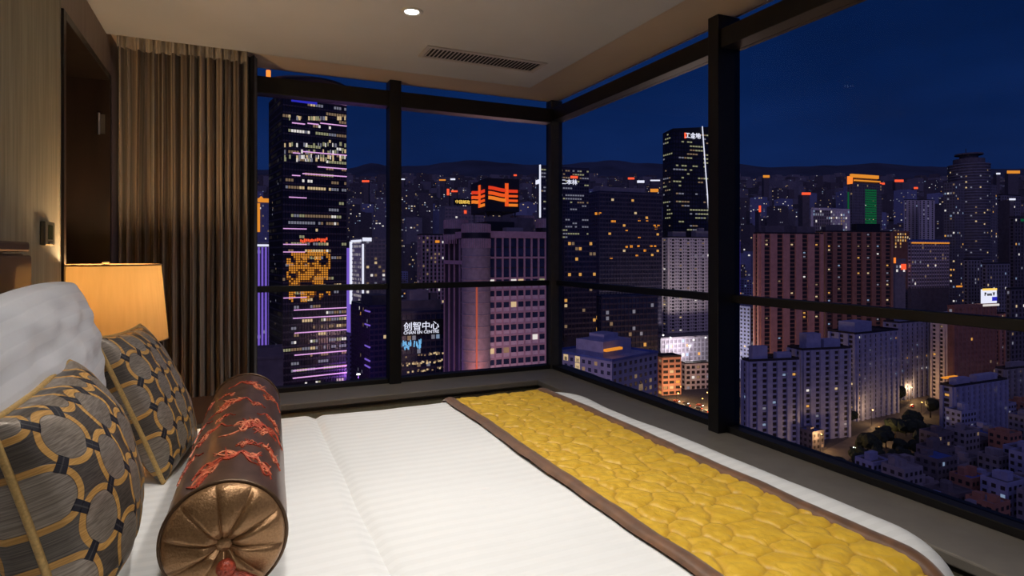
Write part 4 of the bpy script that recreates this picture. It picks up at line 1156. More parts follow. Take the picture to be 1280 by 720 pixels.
mb.hexa([(p.x, p.y, q.zt - .2) for p in tz] + [(p.x, p.y, q.zt + h) for p, h in zip(tz, hh)]); mb.build('slanted_roof', M['black_metal'], q.root)
mb = MB(); mb.tube([q.pt('r', q.s_at('r', 877.5), q.z_at('r', q.s_at('r', 877.5), 158), .6), q.pt('r', q.s_at('r', 887.5), q.z_at('r', q.s_at('r', 887.5), 292), .6)], .55, 6); mb.build('light_line', M['led_white'], q.root)
q.strip('r', 855, 857.5, 166, 173, 'led_red', 'sign_lamp', .3, .8); q.sign('r', '工金地', 856, 875, 169.5, 'led_white', 1.0)
q = Bld('white_apartment', 'pale lit apartment tower in front of the slanted top tower', 'apartment tower', (826, 836, 901), 297, 575, 24).body('recess')
q.facade('lr', 3.1, 9.0, .40, .62, 'white_tile', 'white_tile', lit=.10, pal=WARM, vbot=435, pb=.25, pf=1.0, winf=(.8, .6))
W_ = MB()
for k in range(14):
    e_, n, L_ = q.dirs('r')
for f in 'lr':
    e_, n, L_ = q.dirs(f); nc_ = max(1, round(L_ / 9.0)); cw_ = L_ / nc_
    for c in range(nc_ + 1):
        for k in range(int((q.zt - q.zb) / 3.1)):
            for o_ in (-.15, .15):
                s_ = c * cw_ + o_ * cw_
                if .6 < s_ < L_ - .6: q.fbox(W_, f, s_ - .55, s_ + .55, q.zt - k * 3.1 - 2.3, q.zt - k * 3.1 - 1.0, .9, 1.06)
W_.build('small_windows', M['recess'], q.root, kind='stuff')
q.roofbox(.1, .35, .2, .8, 6, 'grey_tile'); q.roofbox(.55, .85, .2, .8, 7, 'grey_tile'); q.roofbox(.62, .72, .3, .6, 10, 'grey_tile', 'roof_hut'); q.strip('r', 884, 893, 318, 320.5, 'flood_white', 'roof_lamp', 1.0, 1.4)
q = Bld('violet_slab', 'plain violet lit slab beside the wide window mullion', 'building', (893, 896, 925), 284, 640, 20).body('lavender_tile'); q.strip('r', 896.5, 925, 300, 428, 'led_indigo', 'violet_face', 0, .3)
for k in range(4): q.strip('r', 901.5, 904, 350 + k * 4, 352.6 + k * 4, 'led_white', 'sign_mark', .3, .7)

# ---- low buildings bottom centre
q = Bld('lavender_block', 'low lavender block with rooftop hut at the bottom of the right hand window', 'building', (690, 765, 822), 452, 300, 42).body('lavender_tile', roof='blue_roof')
q.facade('lr', 3.6, 4.2, .0, .0, 'lavender_tile', lit=.05, pal=WARM, vbot=560); q.roofbox(.15, .75, .25, .7, 8, 'lavender_tile'); q.roofbox(.3, .6, .35, .6, 11, 'lavender_tile')
for f in 'lr':
    e_, n, L_ = q.dirs(f); nc_ = round(L_ / 4.2)
    for k in range(8):
        for c in range(nc_):
            z1 = q.zt - k * 3.8 - 1.4; s_ = (c + .5) * L_ / nc_
            mb = MB(); q.fbox(mb, f, s_ - .95, s_ + .95, z1 - 1.9, z1, .0, .12)
            mb.build('window', LIT[1] if rnd.random() < .05 else M['blue_glass'], q.root)
q.strip('r', 770, 790, 437, 440, 'led_amber', 'roof_lights', -8, -6)
q = Bld('podium_hall', 'flat roofed hall with floodlights on its roof edge', 'building', (808, 826, 905), 424, 515, 20).body('dim_concrete').facade('lr', 4, 4, .3, .3, 'grey_tile', lit=.15, vbot=470)
for u_, v_ in ((829, 421), (838, 424), (867, 427), (882, 424), (897, 421)):
    p = P(u_, v_ - 2, 518); mb = MB(); mb.lathe([(0.05, .7), (.6, .5), (.8, 0), (.5, -.5), (.05, -.6)], 10, p); mb.build('floodlight', M['flood_white'], q.root)
q = Bld('corner_shops', 'salmon low block with lit balconies above the busy street', 'building', (818, 828, 851), 447, 455, 15).body('recess').facade('lr', 4, 5, .45, .2, 'salmon_tile', lit=.35, pal=[4, 1, 0], vbot=540)
q = Bld('pale_shops', 'pale low block between the salmon block and the mullion', 'building', (852, 857, 888), 455, 475, 14).body('recess').facade('lr', 4, 4.5, .4, .3, 'white_tile', lit=.12, pal=WHITE, vbot=540)
q = Bld('street_corner_block', 'pale low block at the street corner against the mullion', 'building', (890, 894, 925), 478, 446, 10).body('recess').facade('lr', 4, 4.5, .4, .3, 'white_tile', lit=.2, pal=[4, 0, 3], vbot=560)

# ---- right of the mullion
q = Bld('salmon_slab', 'wide salmon apartment slab with dark stair slots', 'apartment block', (943, 950, 1028), 292, 455, 16).body('recess')
q.facade('lr', 3.1, 10.5, .30, .52, 'brown_tile', 'salmon_tile', lit=.12, pal=MIX, vbot=440, pb=.1, pf=1.3, winf=(.35, .5)); q.roofbox(.1, .4, .2, .8, 6, 'dim_concrete'); q.roofbox(.6, .9, .2, .8, 6, 'dim_concrete')
q = Bld('brown_slab', 'brown apartment slab joined to the right end of the salmon slab', 'apartment block', (1020, 1030, 1115), 290, 480, 8).body('recess')
q.facade('lr', 3.1, 8.5, .25, .45, 'brown_tile', 'brown_tile', lit=.16, pal=MIX, vbot=440, pb=.1, pf=1.3, winf=(.35, .5)); q.roofbox(.05, .3, .2, .8, 6, 'dim_concrete'); q.roofbox(.5, .85, .2, .8, 7, 'black_metal')
q = Bld('green_lit_tower', 'tower with a golden lit crown and green lit face', 'tower', (1059, 1066, 1102), 229, 760, 22).body('dim_concrete').facade('lr', 3.6, 3.4, .3, .3, 'grey_tile', lit=.06, pal=WARM, vbot=300)

for k in range(15): q.strip('r', 1081, 1095, 237 + k * 2.9, 239.1 + k * 2.9, 'led_green', 'green_light_panel', .3, .7)
q.strip('r', 1064, 1098, 218.5, 222.5, 'led_amber', 'crown_light', -2, .8); q.strip('l', 1059.5, 1066, 220, 230, 'led_orange', 'crown_light'); q.strip('r', 1068, 1100, 225.5, 227, 'led_amber', 'crown_light', -1, .8)
q.roofbox(.1, .9, .2, .9, 9, 'dim_concrete', 'crown_block'); q.strip('l', 1060, 1061.5, 240, 290, 'led_green', 'green_line')
q = Bld('white_office', 'pale lit office beside the green lit tower', 'building', (1038, 1044, 1062), 262, 700, 20).body('white_tile').facade('lr', 3.6, 4, .3, .3, 'white_tile', lit=.3, pal=WHITE, vbot=300)
q = Bld('framed_office', 'grey office with a pale frame behind the salmon slab', 'building', (1013, 1016, 1038), 261, 640, 16).body('dim_concrete').facade('r', 3.6, 3, .25, .2, 'grey_granite', lit=.12, pal=WHITE, vbot=300)
q.strip('r', 1013.5, 1016, 261, 290, 'white_tile', 'frame', 0, .8); q.strip('r', 1014, 1038, 260, 263, 'white_tile', 'frame', 0, .8)
q = Bld('twin_white_block', 'white apartment block left of the tall stepped tower, nearer the green tower', 'apartment block', (1130, 1134, 1148), 250, 900, 20).body('recess').facade('lr', 3.1, 9, .35, .6, 'white_tile', 'white_tile', lit=.12, pal=WHITE, vbot=300)
q = Bld('twin_white_block', 'white apartment block left of the tall stepped tower, nearer that tower', 'apartment block', (1149, 1152, 1168), 250, 880, 20).body('recess').facade('lr', 3.1, 9, .35, .6, 'white_tile', 'white_tile', lit=.12, pal=WHITE, vbot=300)
q = Bld('stepped_tower', 'tall stepped tower with a round crown at the right', 'tower', (1180, 1194, 1246), 228, 720, 25).body('dim_concrete')
q.facade('lr', 3.4, 3.4, .35, .25, 'grey_tile', lit=.10, pal=MIX, vbot=380)
ce = q.C + q.er * q.Lr * .45 + q.el * q.Ll * .5
zf = lambda v: EYE + (HZ - v) / FPX * (q.d + 20)
for r_, v0, v1 in ((21, 206, 360), (16, 199, 206), (9.5, 193.5, 199), (14.5, 192.2, 194)):
    mb = MB(); mb.lathe([(r_, zf(v1)), (r_, zf(v0)), (.01, zf(v0))], 28, (ce.x, ce.y, 0)); mb.build('crown_drum', M['dim_concrete'], q.root)
mb = MB(); W_ = MB()
for k in range(44):
    z = zf(206) - k * 3.4
    mb.lathe([(21.2, z - 1.1), (21.6, z - 1.1), (21.6, z), (21.2, z)], 28, (ce.x, ce.y, 0))
    for c in range(28):
        if rnd.random() < .08:
            a = (c + .5) / 28 * 2 * PI; a2 = a + .08; z2 = z - 3; r_ = 21.4
            W_.quad((ce.x + r_ * math.cos(a), ce.y + r_ * math.sin(a), z2), (ce.x + r_ * math.cos(a2), ce.y + r_ * math.sin(a2), z2), (ce.x + r_ * math.cos(a2), ce.y + r_ * math.sin(a2), z2 + 1.6), (ce.x + r_ * math.cos(a), ce.y + r_ * math.sin(a), z2 + 1.6), rnd.choice((0, 1, 3, 3)))
mb.build('balcony_rings', M['grey_tile'], q.root, kind='stuff'); W_.build('lit_windows', LIT, q.root, kind='stuff')
mb = MB(); mb.tube([(ce.x - 6, ce.y, zf(192)), (ce.x - 6, ce.y, zf(186))], .4, 5); mb.build('mast', M['black_metal'], q.root)
q = Bld('blue_roof_block', 'pale curved block with a blue roof below the stepped tower', 'building', (1135, 1139, 1186), 302, 600, 20).body('dim_concrete', parapet=0).facade('lr', 3.6, 3.6, .35, .35, 'white_tile', 'grey_granite', lit=.12, pal=WARM, vbot=360)
q.roofbox(-.02, 1.02, -.02, 1.02, 2.2, 'blue_roof', 'roof_slab'); q.strip('r', 1139, 1186, 303, 304.5, 'led_amber', 'eaves_light')
q = Bld('golden_arcade', 'low golden lit building on the avenue left of the blue roofed block', 'building', (1116, 1118, 1136), 290, 760, 18).body('brown_tile').facade('r', 4, 4, .3, .3, 'brown_tile', lit=.8, pal=[4, 1, 0], vbot=312)
q = Bld('red_shop', 'small low shop with red sign left of the blue roofed block', 'building', (1116, 1119, 1132), 325, 600, 15).body('grey_tile').facade('r', 4, 4, .3, .3, 'grey_tile', lit=.4, pal=[2, 3], vbot=345)
q.strip('r', 1126, 1132, 330, 337, 'led_red', 'shop_sign'); q.strip('r', 1117, 1119, 322, 329, 'led_orange', 'shop_sign')
q = Bld('billboard_house', 'brown block with a bright white billboard on its roof', 'building', (1185, 1192, 1245), 384, 400, 22).body('brown_tile').facade('lr', 3.3, 4, .4, .4, 'brown_tile', lit=.05, vbot=470)
q.strip('r', 1228, 1246, 361.5, 379, 'led_white', 'billboard', -1, 0); q.strip('r', 1228, 1246, 360.5, 363, 'led_yellow', 'billboard_edge', 0, .2); q.strip('r', 1240, 1246, 371, 376, 'led_blue', 'billboard_patch', 0, .2); q.strip('r', 1228, 1248, 380, 382.5, 'lit_white', 'billboard_lamps', 0, .6); q.sign('r', 'P oos V', 1230.5, 1243, 367.5, 'black_metal', .25)
q.strip('r', 1207, 1213, 357.5, 359.5, 'led_amber', 'roof_lamp', -6, -5)
for k, (lab, us, vt, d, mt) in enumerate([('grey tower at the right edge with few lit windows, tallest there', (1246, 1252, 1275), 244, 640, 'grey_tile'), ('dark green lit tower cut by the right edge', (1262, 1268, 1300), 272, 560, 'dim_concrete'),
        ('dim apartment tower under the stepped tower, left of the billboard', (1205, 1210, 1228), 325, 560, 'grey_tile'), ('dim apartment tower right of the white billboard', (1228, 1233, 1262), 330, 520, 'grey_tile'), ('dark apartment block behind the brown billboard house at the right edge', (1258, 1263, 1300), 362, 420, 'dim_concrete')]):
    q = Bld('dim_tower', lab, 'tower', us, vt, d, 22).body('recess').facade('lr', 3.2, 4.2, .35, .4, mt, lit=.09, pal=MIX, vbot=480)
    if k == 1: q.strip('r', 1275, 1290, 274, 277, 'led_green', 'green_line')
# lavender residential towers
def resid(lab, us, vt, d, phi, mt, huts, cw=6.0, lit=.06, pal=MIX, vb=575):
    q = Bld('apartment_tower', lab, 'apartment tower', us, vt, d, phi).body('recess')
    q.facade('lr', 3.0, cw, .38, .50, mt, mt, lit=lit, pal=pal, vbot=vb, pb=.15, pf=1.2, winf=(.7, .7))
    for a0, a1, c0, c1, h in huts: q.roofbox(a0, a1, c0, c1, h, mt)
    return q
resid('lavender apartment tower directly right of the wide mullion, nearest of its row', (928, 936, 998), 452, 330, 12, 'lavender_tile', [(.1, .4, .2, .8, 8), (.6, .9, .3, .8, 4)])
resid('lavender apartment tower with a rooftop hut, second right of the mullion', (985, 1003, 1062), 438, 345, 14, 'lavender_tile', [(.15, .45, .2, .7, 9), (.55, .9, .3, .8, 5)])
resid('darker lavender apartment slab, third right of the mullion', (1036, 1070, 1122), 418, 385, 28, 'lavender_tile', [(.1, .5, .2, .8, 7)], lit=.09)
resid('lavender apartment slab behind the avenue, fourth right of the mullion', (1105, 1124, 1166), 404, 440, 26, 'lavender_tile', [(.2, .6, .2, .8, 6)], lit=.10)
resid('pale blue apartment tower left of the orange brick tower', (1164, 1182, 1213), 400, 440, 24, 'white_tile', [(.2, .6, .2, .8, 5)], lit=.10)
resid('orange brick apartment tower below the billboard', (1210, 1214, 1256), 394, 455, 20, 'salmon_tile', [(.2, .6, .2, .8, 5)], lit=.14)
resid('dim apartment block cut by the right edge above the low houses', (1245, 1256, 1300), 462, 390, 20, 'grey_tile', [(.2, .6, .2, .8, 4)], lit=.08)
q = resid('broad lavender block with rooftop lights above the dark park', (1176, 1192, 1258), 484, 345, 24, 'lavender_tile', [(.1, .35, .2, .8, 4), (.5, .9, .3, .9, 4)], cw=5, lit=.04)
q.strip('r', 1200, 1216, 474, 476, 'led_amber', 'roof_lights', -10, -8)
# ---- streets, lamps, cars
def hit_ground(u, v):
    d = 300
    for _ in range(40):
        z = ground_z(d) - EYE
        d = max(60, z * FPX / (HZ - v)) if v > HZ + 5 else d
    return P(u, v, d)
emit('tail_light', (1.0, 0.06, 0.02), 6.0); emit('head_light', (1.0, 0.93, 0.75), 9.0); emit('street_lamp_glow', (1.0, 0.50, 0.12), 5.0)
pbr('car_paint', (0.25, 0.05, 0.04), 0.3, 0.3, noise_s=1, noise_amt=0.1)
pbr('car_dark', (0.06, 0.06, 0.07), 0.3, 0.3, noise_s=1, noise_amt=0.1)
def road(name, pts, wd):
    b = MB(); n = len(pts)
    L_, R_ = [], []
    for i, p in enumerate(pts):
        t = (pts[min(i + 1, n - 1)] - pts[max(i - 1, 0)]); t.z = 0; t.normalize(); s_ = Vector((-t.y, t.x, 0)) * wd / 2
        L_.append(p + s_); R_.append(p - s_)
    for i in range(n - 1):
        b.hexa([R_[i] - Vector((0, 0, .2)), R_[i + 1] - Vector((0, 0, .2)), L_[i + 1] - Vector((0, 0, .2)), L_[i] - Vector((0, 0, .2)), R_[i] + Vector((0, 0, .15)), R_[i + 1] + Vector((0, 0, .15)), L_[i + 1] + Vector((0, 0, .15)), L_[i] + Vector((0, 0, .15))])
    return struct(b.build(name, M['asphalt']))
ra = [hit_ground(u, v) for u, v in ((800, 497), (835, 501), (860, 507), (885, 513), (905, 519), (916, 523))]
rbp = [hit_ground(u, v) for u, v in ((1000, 602), (1050, 566), (1100, 540), (1140, 514), (1170, 492), (1186, 474))]
road('street', ra, 16); road('avenue', rbp, 14)
def lerp_path(pts, t):
    k = t * (len(pts) - 1); i = min(int(k), len(pts) - 2); return pts[i].lerp(pts[i + 1], k - i), (pts[i + 1] - pts[i]).normalized()
def car(p, t, lab, grp, tail):
    t = Vector((t.x, t.y, 0)).normalized(); s_ = Vector((-t.y, t.x, 0))
    r = tag(empty('car', p), lab, 'car', grp)
    b = MB(); c = p - t * 2.2 - s_ * .9
    b.obox(c, t, s_, 4.4, 1.8, p.z + .35, p.z + .95); b.obox(c + t * .9 + s_ * .12, t, s_, 2.3, 1.56, p.z + .95, p.z + 1.5)
    b.build('body', M[rnd.choice(('car_paint', 'car_dark'))], r, bevel=.1)
    for k in (0, 1.15):
        b = MB(); b.obox(c + t * 4.38 + s_ * (.1 + k), t, s_, .12, .45, p.z + .55, p.z + .85); b.build('headlight', M['head_light'], r)
        b = MB(); b.obox(c - t * .1 + s_ * (.1 + k), t, s_, .12, .45, p.z + .6, p.z + .9); b.build('tail_light', M['tail_light'], r)
    return r
for k in range(13):
    t = .2 + .72 * k / 13 + rnd.uniform(-.02, .02); sgn = 1 if k % 2 else -1
    p, dr_ = lerp_path(ra, t); sv = Vector((-dr_.y, dr_.x, 0)).normalized() * rnd.choice((2.2, 5.2)) * sgn
    car(p + sv + Vector((0, 0, .2)), dr_ * sgn, 'car with lights on in the busy street below the shops', 'cars on the busy street', k % 2)
for k in range(9):
    t = .25 + .7 * k / 9; sgn = 1 if k % 2 else -1
    p, dr_ = lerp_path(rbp, t); sv = Vector((-dr_.y, dr_.x, 0)).normalized() * 2.8 * sgn
    car(p + sv + Vector((0, 0, .2)), dr_ * sgn, 'car with lights on along the orange lit avenue', 'cars on the avenue', k % 2)
def street_lamp(p, lab, grp, power, colr=(1.0, .55, .2)):
    r = tag(empty('street_lamp', p), lab, 'street lamp', grp)
    b = MB(); b.tube([p, p + Vector((0, 0, 8.5)), p + Vector((.6, .2, 9.2)), p + Vector((1.8, .6, 9.4))], .12, 6); b.build('pole', M['black_metal'], r)
    b = MB(); b.lathe([(.05, .25), (.45, .1), (.5, -.1), (.3, -.3), (.02, -.35)], 10, p + Vector((1.9, .65, 9.3))); b.build('lantern', M['street_lamp_glow'], r)
    if power:
        l = bpy.data.lights.new('lantern_light', 'POINT'); l.energy = power; l.color = colr; l.shadow_soft_size = .4
        o = bpy.data.objects.new('lantern_light', l); COL.objects.link(o); o.location = p + Vector((1.9, .65, 8.4)); o.parent = r; o.matrix_parent_inverse = Matrix.Translation(p).inverted()
for k in range(7):
    p, dr_ = lerp_path(ra, .1 + .8 * k / 6); sv = Vector((-dr_.y, dr_.x, 0)).normalized() * (9 if k % 2 else -9)
    street_lamp(p + sv, 'glowing street lamp beside the busy street below the shops', 'lamps of the busy street', 9000)
for k in range(8):
    p, dr_ = lerp_path(rbp, .05 + .9 * k / 7); sv = Vector((-dr_.y, dr_.x, 0)).normalized() * (8 if k % 2 else -8)
    street_lamp(p + sv, 'glowing orange street lamp along the avenue past the dark park', 'lamps of the avenue', 7000)

# ---- small lit signs far away
b = MB()
for u, v_, w_, h_, m_, d in ((457, 226.5, 9, 2.4, 0, 1880), (503, 224, 6, 1.5, 3, 1880), (553, 225, 8, 1.6, 1, 1880), (566, 224, 6, 2, 3, 1880), (644, 219, 4, 2, 0, 1880), (789, 223, 8, 2.5, 0, 1880), (801, 227, 9, 3, 3, 1880), (819, 225.5, 12, 1.6, 3, 2400), (818, 238, 10, 4, 1, 1600),
        (958, 220.5, 8, 3, 1, 1880), (1008, 242, 11, 3, 0, 890), (1103, 229.5, 6, 2.4, 0, 1880), (1124, 226, 11, 3, 0, 1880), (1145, 235, 5, 2.4, 0, 1880), (1267, 215, 16, 3.5, 1, 1880), (1248, 217, 5, 2, 3, 1880), (950, 261, 2.5, 8, 0, 890), (1266, 249, 7, 2.2, 3, 590), (560, 240, 3, 8, 0, 890), (568, 239, 8, 2, 0, 890)):
    p = P(u, v_, d); ww, hh = w_ / FPX * d / 2, h_ / FPX * d / 2
    o = MB(); o.obox(p - RT * ww, RT, FW, ww * 2, 1.0, p.z - hh, p.z + hh); nb_ = o.build('sign_face', M[('led_red', 'led_amber', 'led_green', 'led_white')[m_]])
    zg = ground_z(d); FOOT.append((p.x, p.y, ww + 10))
    rt2 = tag(empty('distant_sign', (p.x, p.y, zg)), {0: 'small red lit roof sign far across the city', 1: 'small amber lit roof sign far across the city', 3: 'small white lit roof sign far across the city'}[m_], 'sign', {0: 'red signs far away', 1: 'amber signs far away', 3: 'white signs far away'}[m_])
    nb_.parent = rt2; nb_.matrix_parent_inverse = Matrix.Translation((p.x, p.y, zg)).inverted()
    o = MB(); o.obox(p - RT * ww * .8 + FW * 1.0, RT, FW, ww * 1.6, 14, zg - 1, p.z - hh * .5); o.build('supporting_block', M['dim_concrete'], rt2)
# ---- added flood lamps on masts, put in to brighten the facades
def mast(u, v_, d, lab, power, colr):
    p = P(u, v_, d); zg = ground_z(d)
    r = tag(empty('added_flood_mast', (p.x, p.y, zg)), lab, 'floodlight')
    b = MB(); b.tube([(p.x, p.y, zg), (p.x, p.y, p.z)], [.5, .25], 8); b.build('mast', M['black_metal'], r)
    b = MB(); b.lathe([(.05, .5), (1.0, .4), (1.2, -.2), (.05, -.4)], 12, p); b.build('lamp_head', M['flood_white'], r)
    l = bpy.data.lights.new('added_flood_light', 'POINT'); l.energy = power; l.color = colr; l.shadow_soft_size = 1.5
    o = bpy.data.objects.new('added_flood_light', l); COL.objects.link(o); o.location = p + FW * 0 + Vector((0, 0, -2.2)); o.parent = r; o.matrix_parent_inverse = Matrix.Translation(r.location).inverted()
mast(640, 500, 258, 'added floodlight mast brightening the granite office building', 42000, (1.0, .62, .62))
mast(590, 500, 262, 'added floodlight mast brightening the round corner of the granite building', 16000, (1.0, .45, .40))
mast(862, 432, 500, 'added floodlight mast brightening the pale apartment tower', 140000, (1.0, .86, .82))
mast(448, 468, 345, 'added violet floodlight mast at the foot of the pink lined tower', 30000, (.55, .20, 1.0))
# ---- park trees
def tree_mesh(seed):
    r_ = random.Random(seed); b = MB()
    bm = bmesh.new(); 
    for k in range(6):
        c = Vector((r_.uniform(-2.6, 2.6), r_.uniform(-2.6, 2.6), r_.uniform(5.0, 8.5)))
        bmesh.ops.create_icosphere(bm, subdivisions=2, radius=r_.uniform(2.0, 3.2), matrix=Matrix.Translation(c))
    for v_ in bm.verts: v_.co += v_.normal * 0.0 + Vector((noise.noise(v_.co * .9), noise.noise(v_.co * .9 + Vector((9, 0, 0))), noise.noise(v_.co * .9 + Vector((0, 9, 0))))) * .9
    me = bpy.data.meshes.new('crown'); bm.to_mesh(me); bm.free(); me.materials.append(M['tree_leaf'])
    b.tube([(0, 0, -.3), (.1, 0, 3), (.2, .1, 6)], [.4, .3, .2], 6)
    tr = bpy.data.meshes.new('trunk'); tr.from_pydata(b.v, [], b.f); tr.materials.append(M['tree_bark'])
    return me, tr
TM = [tree_mesh(k) for k in range(4)]
rt_ = random.Random(8); n_t = 0
occ = list(FOOT)
def free(p, r):
    return all((p.x - x) ** 2 + (p.y - y) ** 2 > (r + q_) ** 2 for x, y, q_ in occ)
tries = 0
while n_t < 85 and tries < 2500:
    tries += 1
    u = rt_.uniform(1045, 1185); v_ = rt_.uniform(500, 600)
    if v_ < 500 + (1120 - u) * .35 or v_ > 600 - max(0, (u - 1120)) * .6: continue
    p = hit_ground(u, v_)
    if not free(p, 6.0): continue
    if min((p - lerp_path(rbp, k / 40)[0]).length for k in range(41)) < 12: continue
    occ.append((p.x, p.y, 4.0)); n_t += 1
    r = tag(empty('park_tree', p), 'dark bushy tree in the unlit park below the apartment towers', 'tree', 'trees in the dark park')
    cm, tm = TM[n_t % 4]
    for nm, me in (('crown', cm), ('trunk', tm)):
        o = bpy.data.objects.new(nm, me); COL.objects.link(o); o.parent = r
    r.rotation_euler = (0, 0, rt_.uniform(0, 6)); k_ = rt_.uniform(.8, 1.3); r.scale = (k_, k_, k_)

# ---- small houses bottom right
BODYS = [M['grey_tile'], M['lavender_tile'], M['dim_concrete'], M['brown_tile']]
def small_block(name, lab, cat, grp, C, er, L1, L2, zb, zt, mat, fh, cw, lit, pal, roof=None, huts=1, vis=1.0, winsize=(.5, .5), dark=True):
    el = Vector((-er.y, er.x, 0))
    b = MB(); mats = [mat, roof or M['roof_felt'], M['recess']] + LIT
    b.obox(C, er, el, L1, L2, zb, zt, 0)
    b.obox(C + er * .4 + el * .4, er, el, L1 - .8, L2 - .8, zt, zt + .12, 1)
    for e_, f_, l_ in ((C, er, L1), (C + el * (L2 - .35), er, L1)): b.obox(e_, er, el, L1, .35, zt, zt + .9, 0)
    for e_ in (C, C + er * (L1 - .35)): b.obox(e_ + el * .35, er, el, .35, L2 - .7, zt, zt + .9, 0)
    for k in range(huts):
        a, c = rnd.uniform(.1, .6), rnd.uniform(.1, .6); b.obox(C + er * L1 * a + el * L2 * c, er, el, L1 * .28, L2 * .3, zt, zt + rnd.uniform(2, 4), 0)
    for base, dr_, n, l_ in ((C, er, -el, L1), (C, el, -er, L2)):
        nc = max(1, round(l_ / cw)); nf = int((zt - zb) / fh * vis)
        for k in range(nf):
            for c in range(nc):
                s_ = (c + .5) * l_ / nc; z1 = zt - k * fh - fh * .25
                on = rnd.random() < lit
                if not on and not dark: continue
                w_, h_ = l_ / nc * winsize[0] / 2, fh * winsize[1]
                q4 = [base + dr_ * (s_ - w_) + n * .08, base + dr_ * (s_ + w_) + n * .08]
                pp = [Vector((q4[0].x, q4[0].y, z1 - h_)), Vector((q4[1].x, q4[1].y, z1 - h_)), Vector((q4[1].x, q4[1].y, z1)), Vector((q4[0].x, q4[0].y, z1))]
                if n.dot((pp[1] - pp[0]).cross(pp[2] - pp[0])) < 0: pp.reverse()
                b.quad(*pp, 3 + rnd.choice(pal) if on else 2)
    o = b.build(name, mats)
    c_ = C + er * L1 / 2 + el * L2 / 2; 
    for vv in o.data.vertices: vv.co -= Vector((c_.x, c_.y, zb))
    o.location = (c_.x, c_.y, zb)
    return tag(o, lab, cat, grp)
WORDS = {'grey_tile': 'grey', 'lavender_tile': 'lavender', 'dim_concrete': 'dark', 'brown_tile': 'brown'}
def describe(lab, mt_, p, zt):
    u = proj(p)[0]
    pane = 'left back pane' if u < 491 else 'right back pane' if u < 693 else 'right wall pane next to the corner' if u < 922 else 'wide right wall pane'
    return lab.replace('COLOUR', WORDS[mt_.name]) + ', ' + pane
def scatter(n, ur, vr, size, height, sp_, name, lab, grp, lit, pal, mats, roofs, seed, phi0=24, cat='house', fh=3.1, cw=3.4, vis=1.0, tries=4000, dark=True, winsize=(.5, .5), cond=None, drange=None, huts=1):
    r_ = random.Random(seed); c_ = 0
    for _ in range(tries):
        if c_ >= n: break
        u = r_.uniform(*ur)
        if drange: d = drange[0] + (drange[1] - drange[0]) * r_.random(); p = P(u, HZ, d); p.z = ground_z(d)
        else:
            p = hit_ground(u, r_.uniform(*vr))
        if cond and not cond(u, p): continue
        L1, L2 = r_.uniform(*size), r_.uniform(*size)
        R_ = .5 * math.hypot(L1, L2)
        if not free(p, R_ * sp_): continue
        if min((p - lerp_path(rbp, k / 30)[0]).length for k in range(31)) < 8 + R_ or min((p - lerp_path(ra, k / 30)[0]).length for k in range(31)) < 9 + R_: continue
        occ.append((p.x, p.y, R_ * sp_)); c_ += 1
        ph = math.radians(phi0 + r_.choice((0, 0, 5, -6, 12)))
        er = RT * math.cos(ph) + FW * math.sin(ph); el = Vector((-er.y, er.x, 0))
        C = Vector((p.x, p.y, 0)) - er * L1 / 2 - el * L2 / 2
        zb = p.z - .5; zt = p.z + r_.uniform(*height)
        mt_ = r_.choice(mats); small_block(name, describe(lab, mt_, p, zt), cat, grp, C, er, L1, L2, zb, zt, mt_, fh, cw, lit, pal, r_.choice(roofs), huts, vis, winsize, dark)
    return c_
roofs = [M['roof_felt']] * 5 + [M['blue_roof'], M['grey_tile']]
n1 = 0
rg = random.Random(31); phg = math.radians(22); eg = RT * math.cos(phg) + FW * math.sin(phg); fg = Vector((-eg.y, eg.x, 0))
o0 = hit_ground(1240, 600)
for gi in range(-14, 15):
    for gj in range(-9, 14):
        p = o0 + eg * (gi * 13.4) + fg * (gj * 12.8 + (gi % 3) * 2.0)
        u, v_, dd = proj(p)
        if not (1085 < u < 1330 and v_ < 690 and v_ > 528) or (u < 1180 and v_ < 600 - (u - 1120) * .3): continue
        L1, L2 = rg.uniform(9.5, 12.8), rg.uniform(8, 10.4)
        if not free(p, 7.5): continue
        if min((p - lerp_path(rbp, k / 30)[0]).length for k in range(31)) < 15: continue
        mt_ = rg.choice(BODYS[:3] + BODYS); zt = p.z + rg.uniform(9, 22); n1 += 1
        small_block('low_house', describe('small COLOUR flat roofed house in the dense quarter', mt_, p, zt), 'house', 'low houses at the lower right', p - Vector((0, 0, p.z)) - eg * L1 / 2 - fg * L2 / 2, eg, L1, L2, p.z - .5, zt, mt_, 3.1, 2.8, .05, [1, 3, 5, 4, 1], rg.choice(roofs), 2)
n2 = scatter(24, (930, 1120), (545, 640), (8, 14), (8, 16), 1.0, 'low_house', 'small COLOUR flat roofed house below the lavender towers', 'low houses by the lavender towers', .03, [1, 3], BODYS, roofs, 32, cond=lambda u, p: u < 1060)
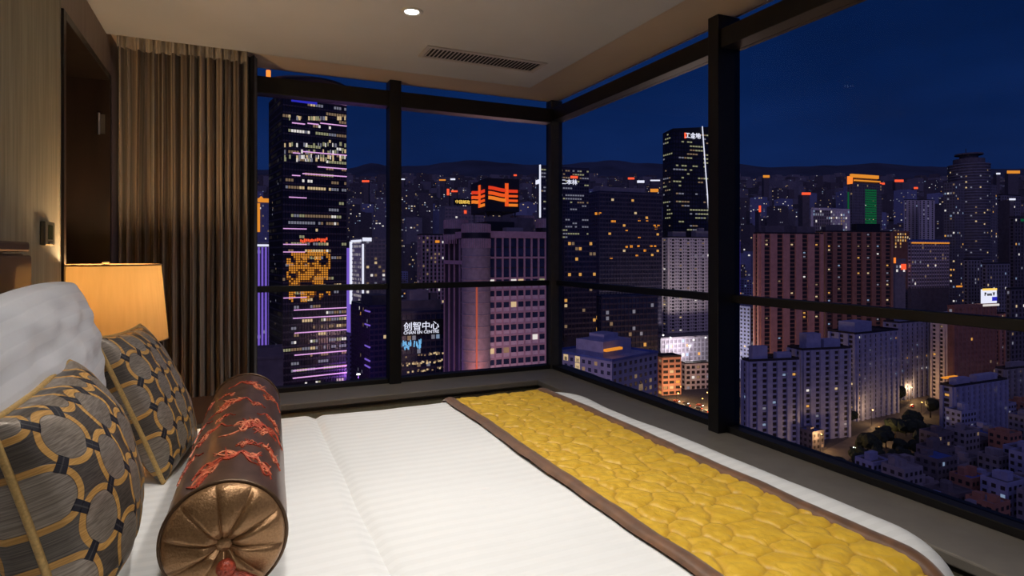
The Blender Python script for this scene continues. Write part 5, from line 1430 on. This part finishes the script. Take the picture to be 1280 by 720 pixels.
n3 = scatter(85, (150, 690), None, (14, 24), (25, 55), 1.0, 'city_block', 'COLOUR mid-rise block among the neon towers', 'mid-rise blocks behind the back window', .16, [0, 1, 3, 4, 5], BODYS[:3], roofs, 33, drange=(380, 900), cat='building', cw=4)
n4 = scatter(70, (690, 1300), None, (16, 28), (22, 60), 1.0, 'city_block', 'COLOUR mid-rise block behind the apartment slabs', 'mid-rise blocks behind the right hand window', .14, [0, 1, 3, 3, 4, 5], BODYS[:3], roofs, 34, drange=(470, 950), cat='building', cw=4)
n5 = scatter(270, (170, 1400), None, (20, 40), (45, 110), 1.0, 'distant_block', 'small COLOUR apartment block in the far city', 'apartment blocks in the far city', .11, [3, 3, 1, 1, 5, 0, 2], [M['grey_tile'], M['lavender_tile'], M['dim_concrete'], M['dim_concrete']], [M['roof_felt']], 35, drange=(900, 1900), cat='building', cw=6, fh=5, dark=False, winsize=(.55, .45))
# the countless farthest blocks and their lights
b = MB(); r_ = random.Random(40)
for k in range(1900):
    d = r_.uniform(1900, 3700); u = r_.uniform(60, 1480); p = P(u, HZ, d); z0 = ground_z(d) - 5
    ph = math.radians(r_.choice((20, 26, 35))); er = RT * math.cos(ph) + FW * math.sin(ph); el = Vector((-er.y, er.x, 0))
    L1, L2, h = r_.uniform(25, 60), r_.uniform(20, 40), r_.choice((10, 16, 22, 30, 45)) * r_.uniform(.8, 1.2)
    C = Vector((p.x, p.y, 0)); mi = r_.choice((0, 1))
    b.obox(C, er, el, L1, L2, z0, z0 + h, mi)
    for q in range(r_.choice((0, 1, 2, 3, 3, 4, 6))):
        s_ = r_.uniform(2, L1 - 4); z1 = z0 + h * r_.uniform(.2, .98); w_ = r_.uniform(1.5, 3.8)
        o0 = C + er * s_ - el * .4; o1 = o0 + er * w_
        b.quad((o0.x, o0.y, z1 - w_ * .6), (o1.x, o1.y, z1 - w_ * .6), (o1.x, o1.y, z1), (o0.x, o0.y, z1), 2 + r_.choice((0, 1, 1, 2, 3, 3, 4, 5, 5)))
far = b.build('far_city_blocks', [M['dim_concrete'], M['grey_tile']] + LIT, None, kind='stuff')
tag(far, 'countless tiny dark blocks and lights of the farthest city below the hills', 'city')
print('SCATTER', n_t, n1, n2, n3, n4, n5)
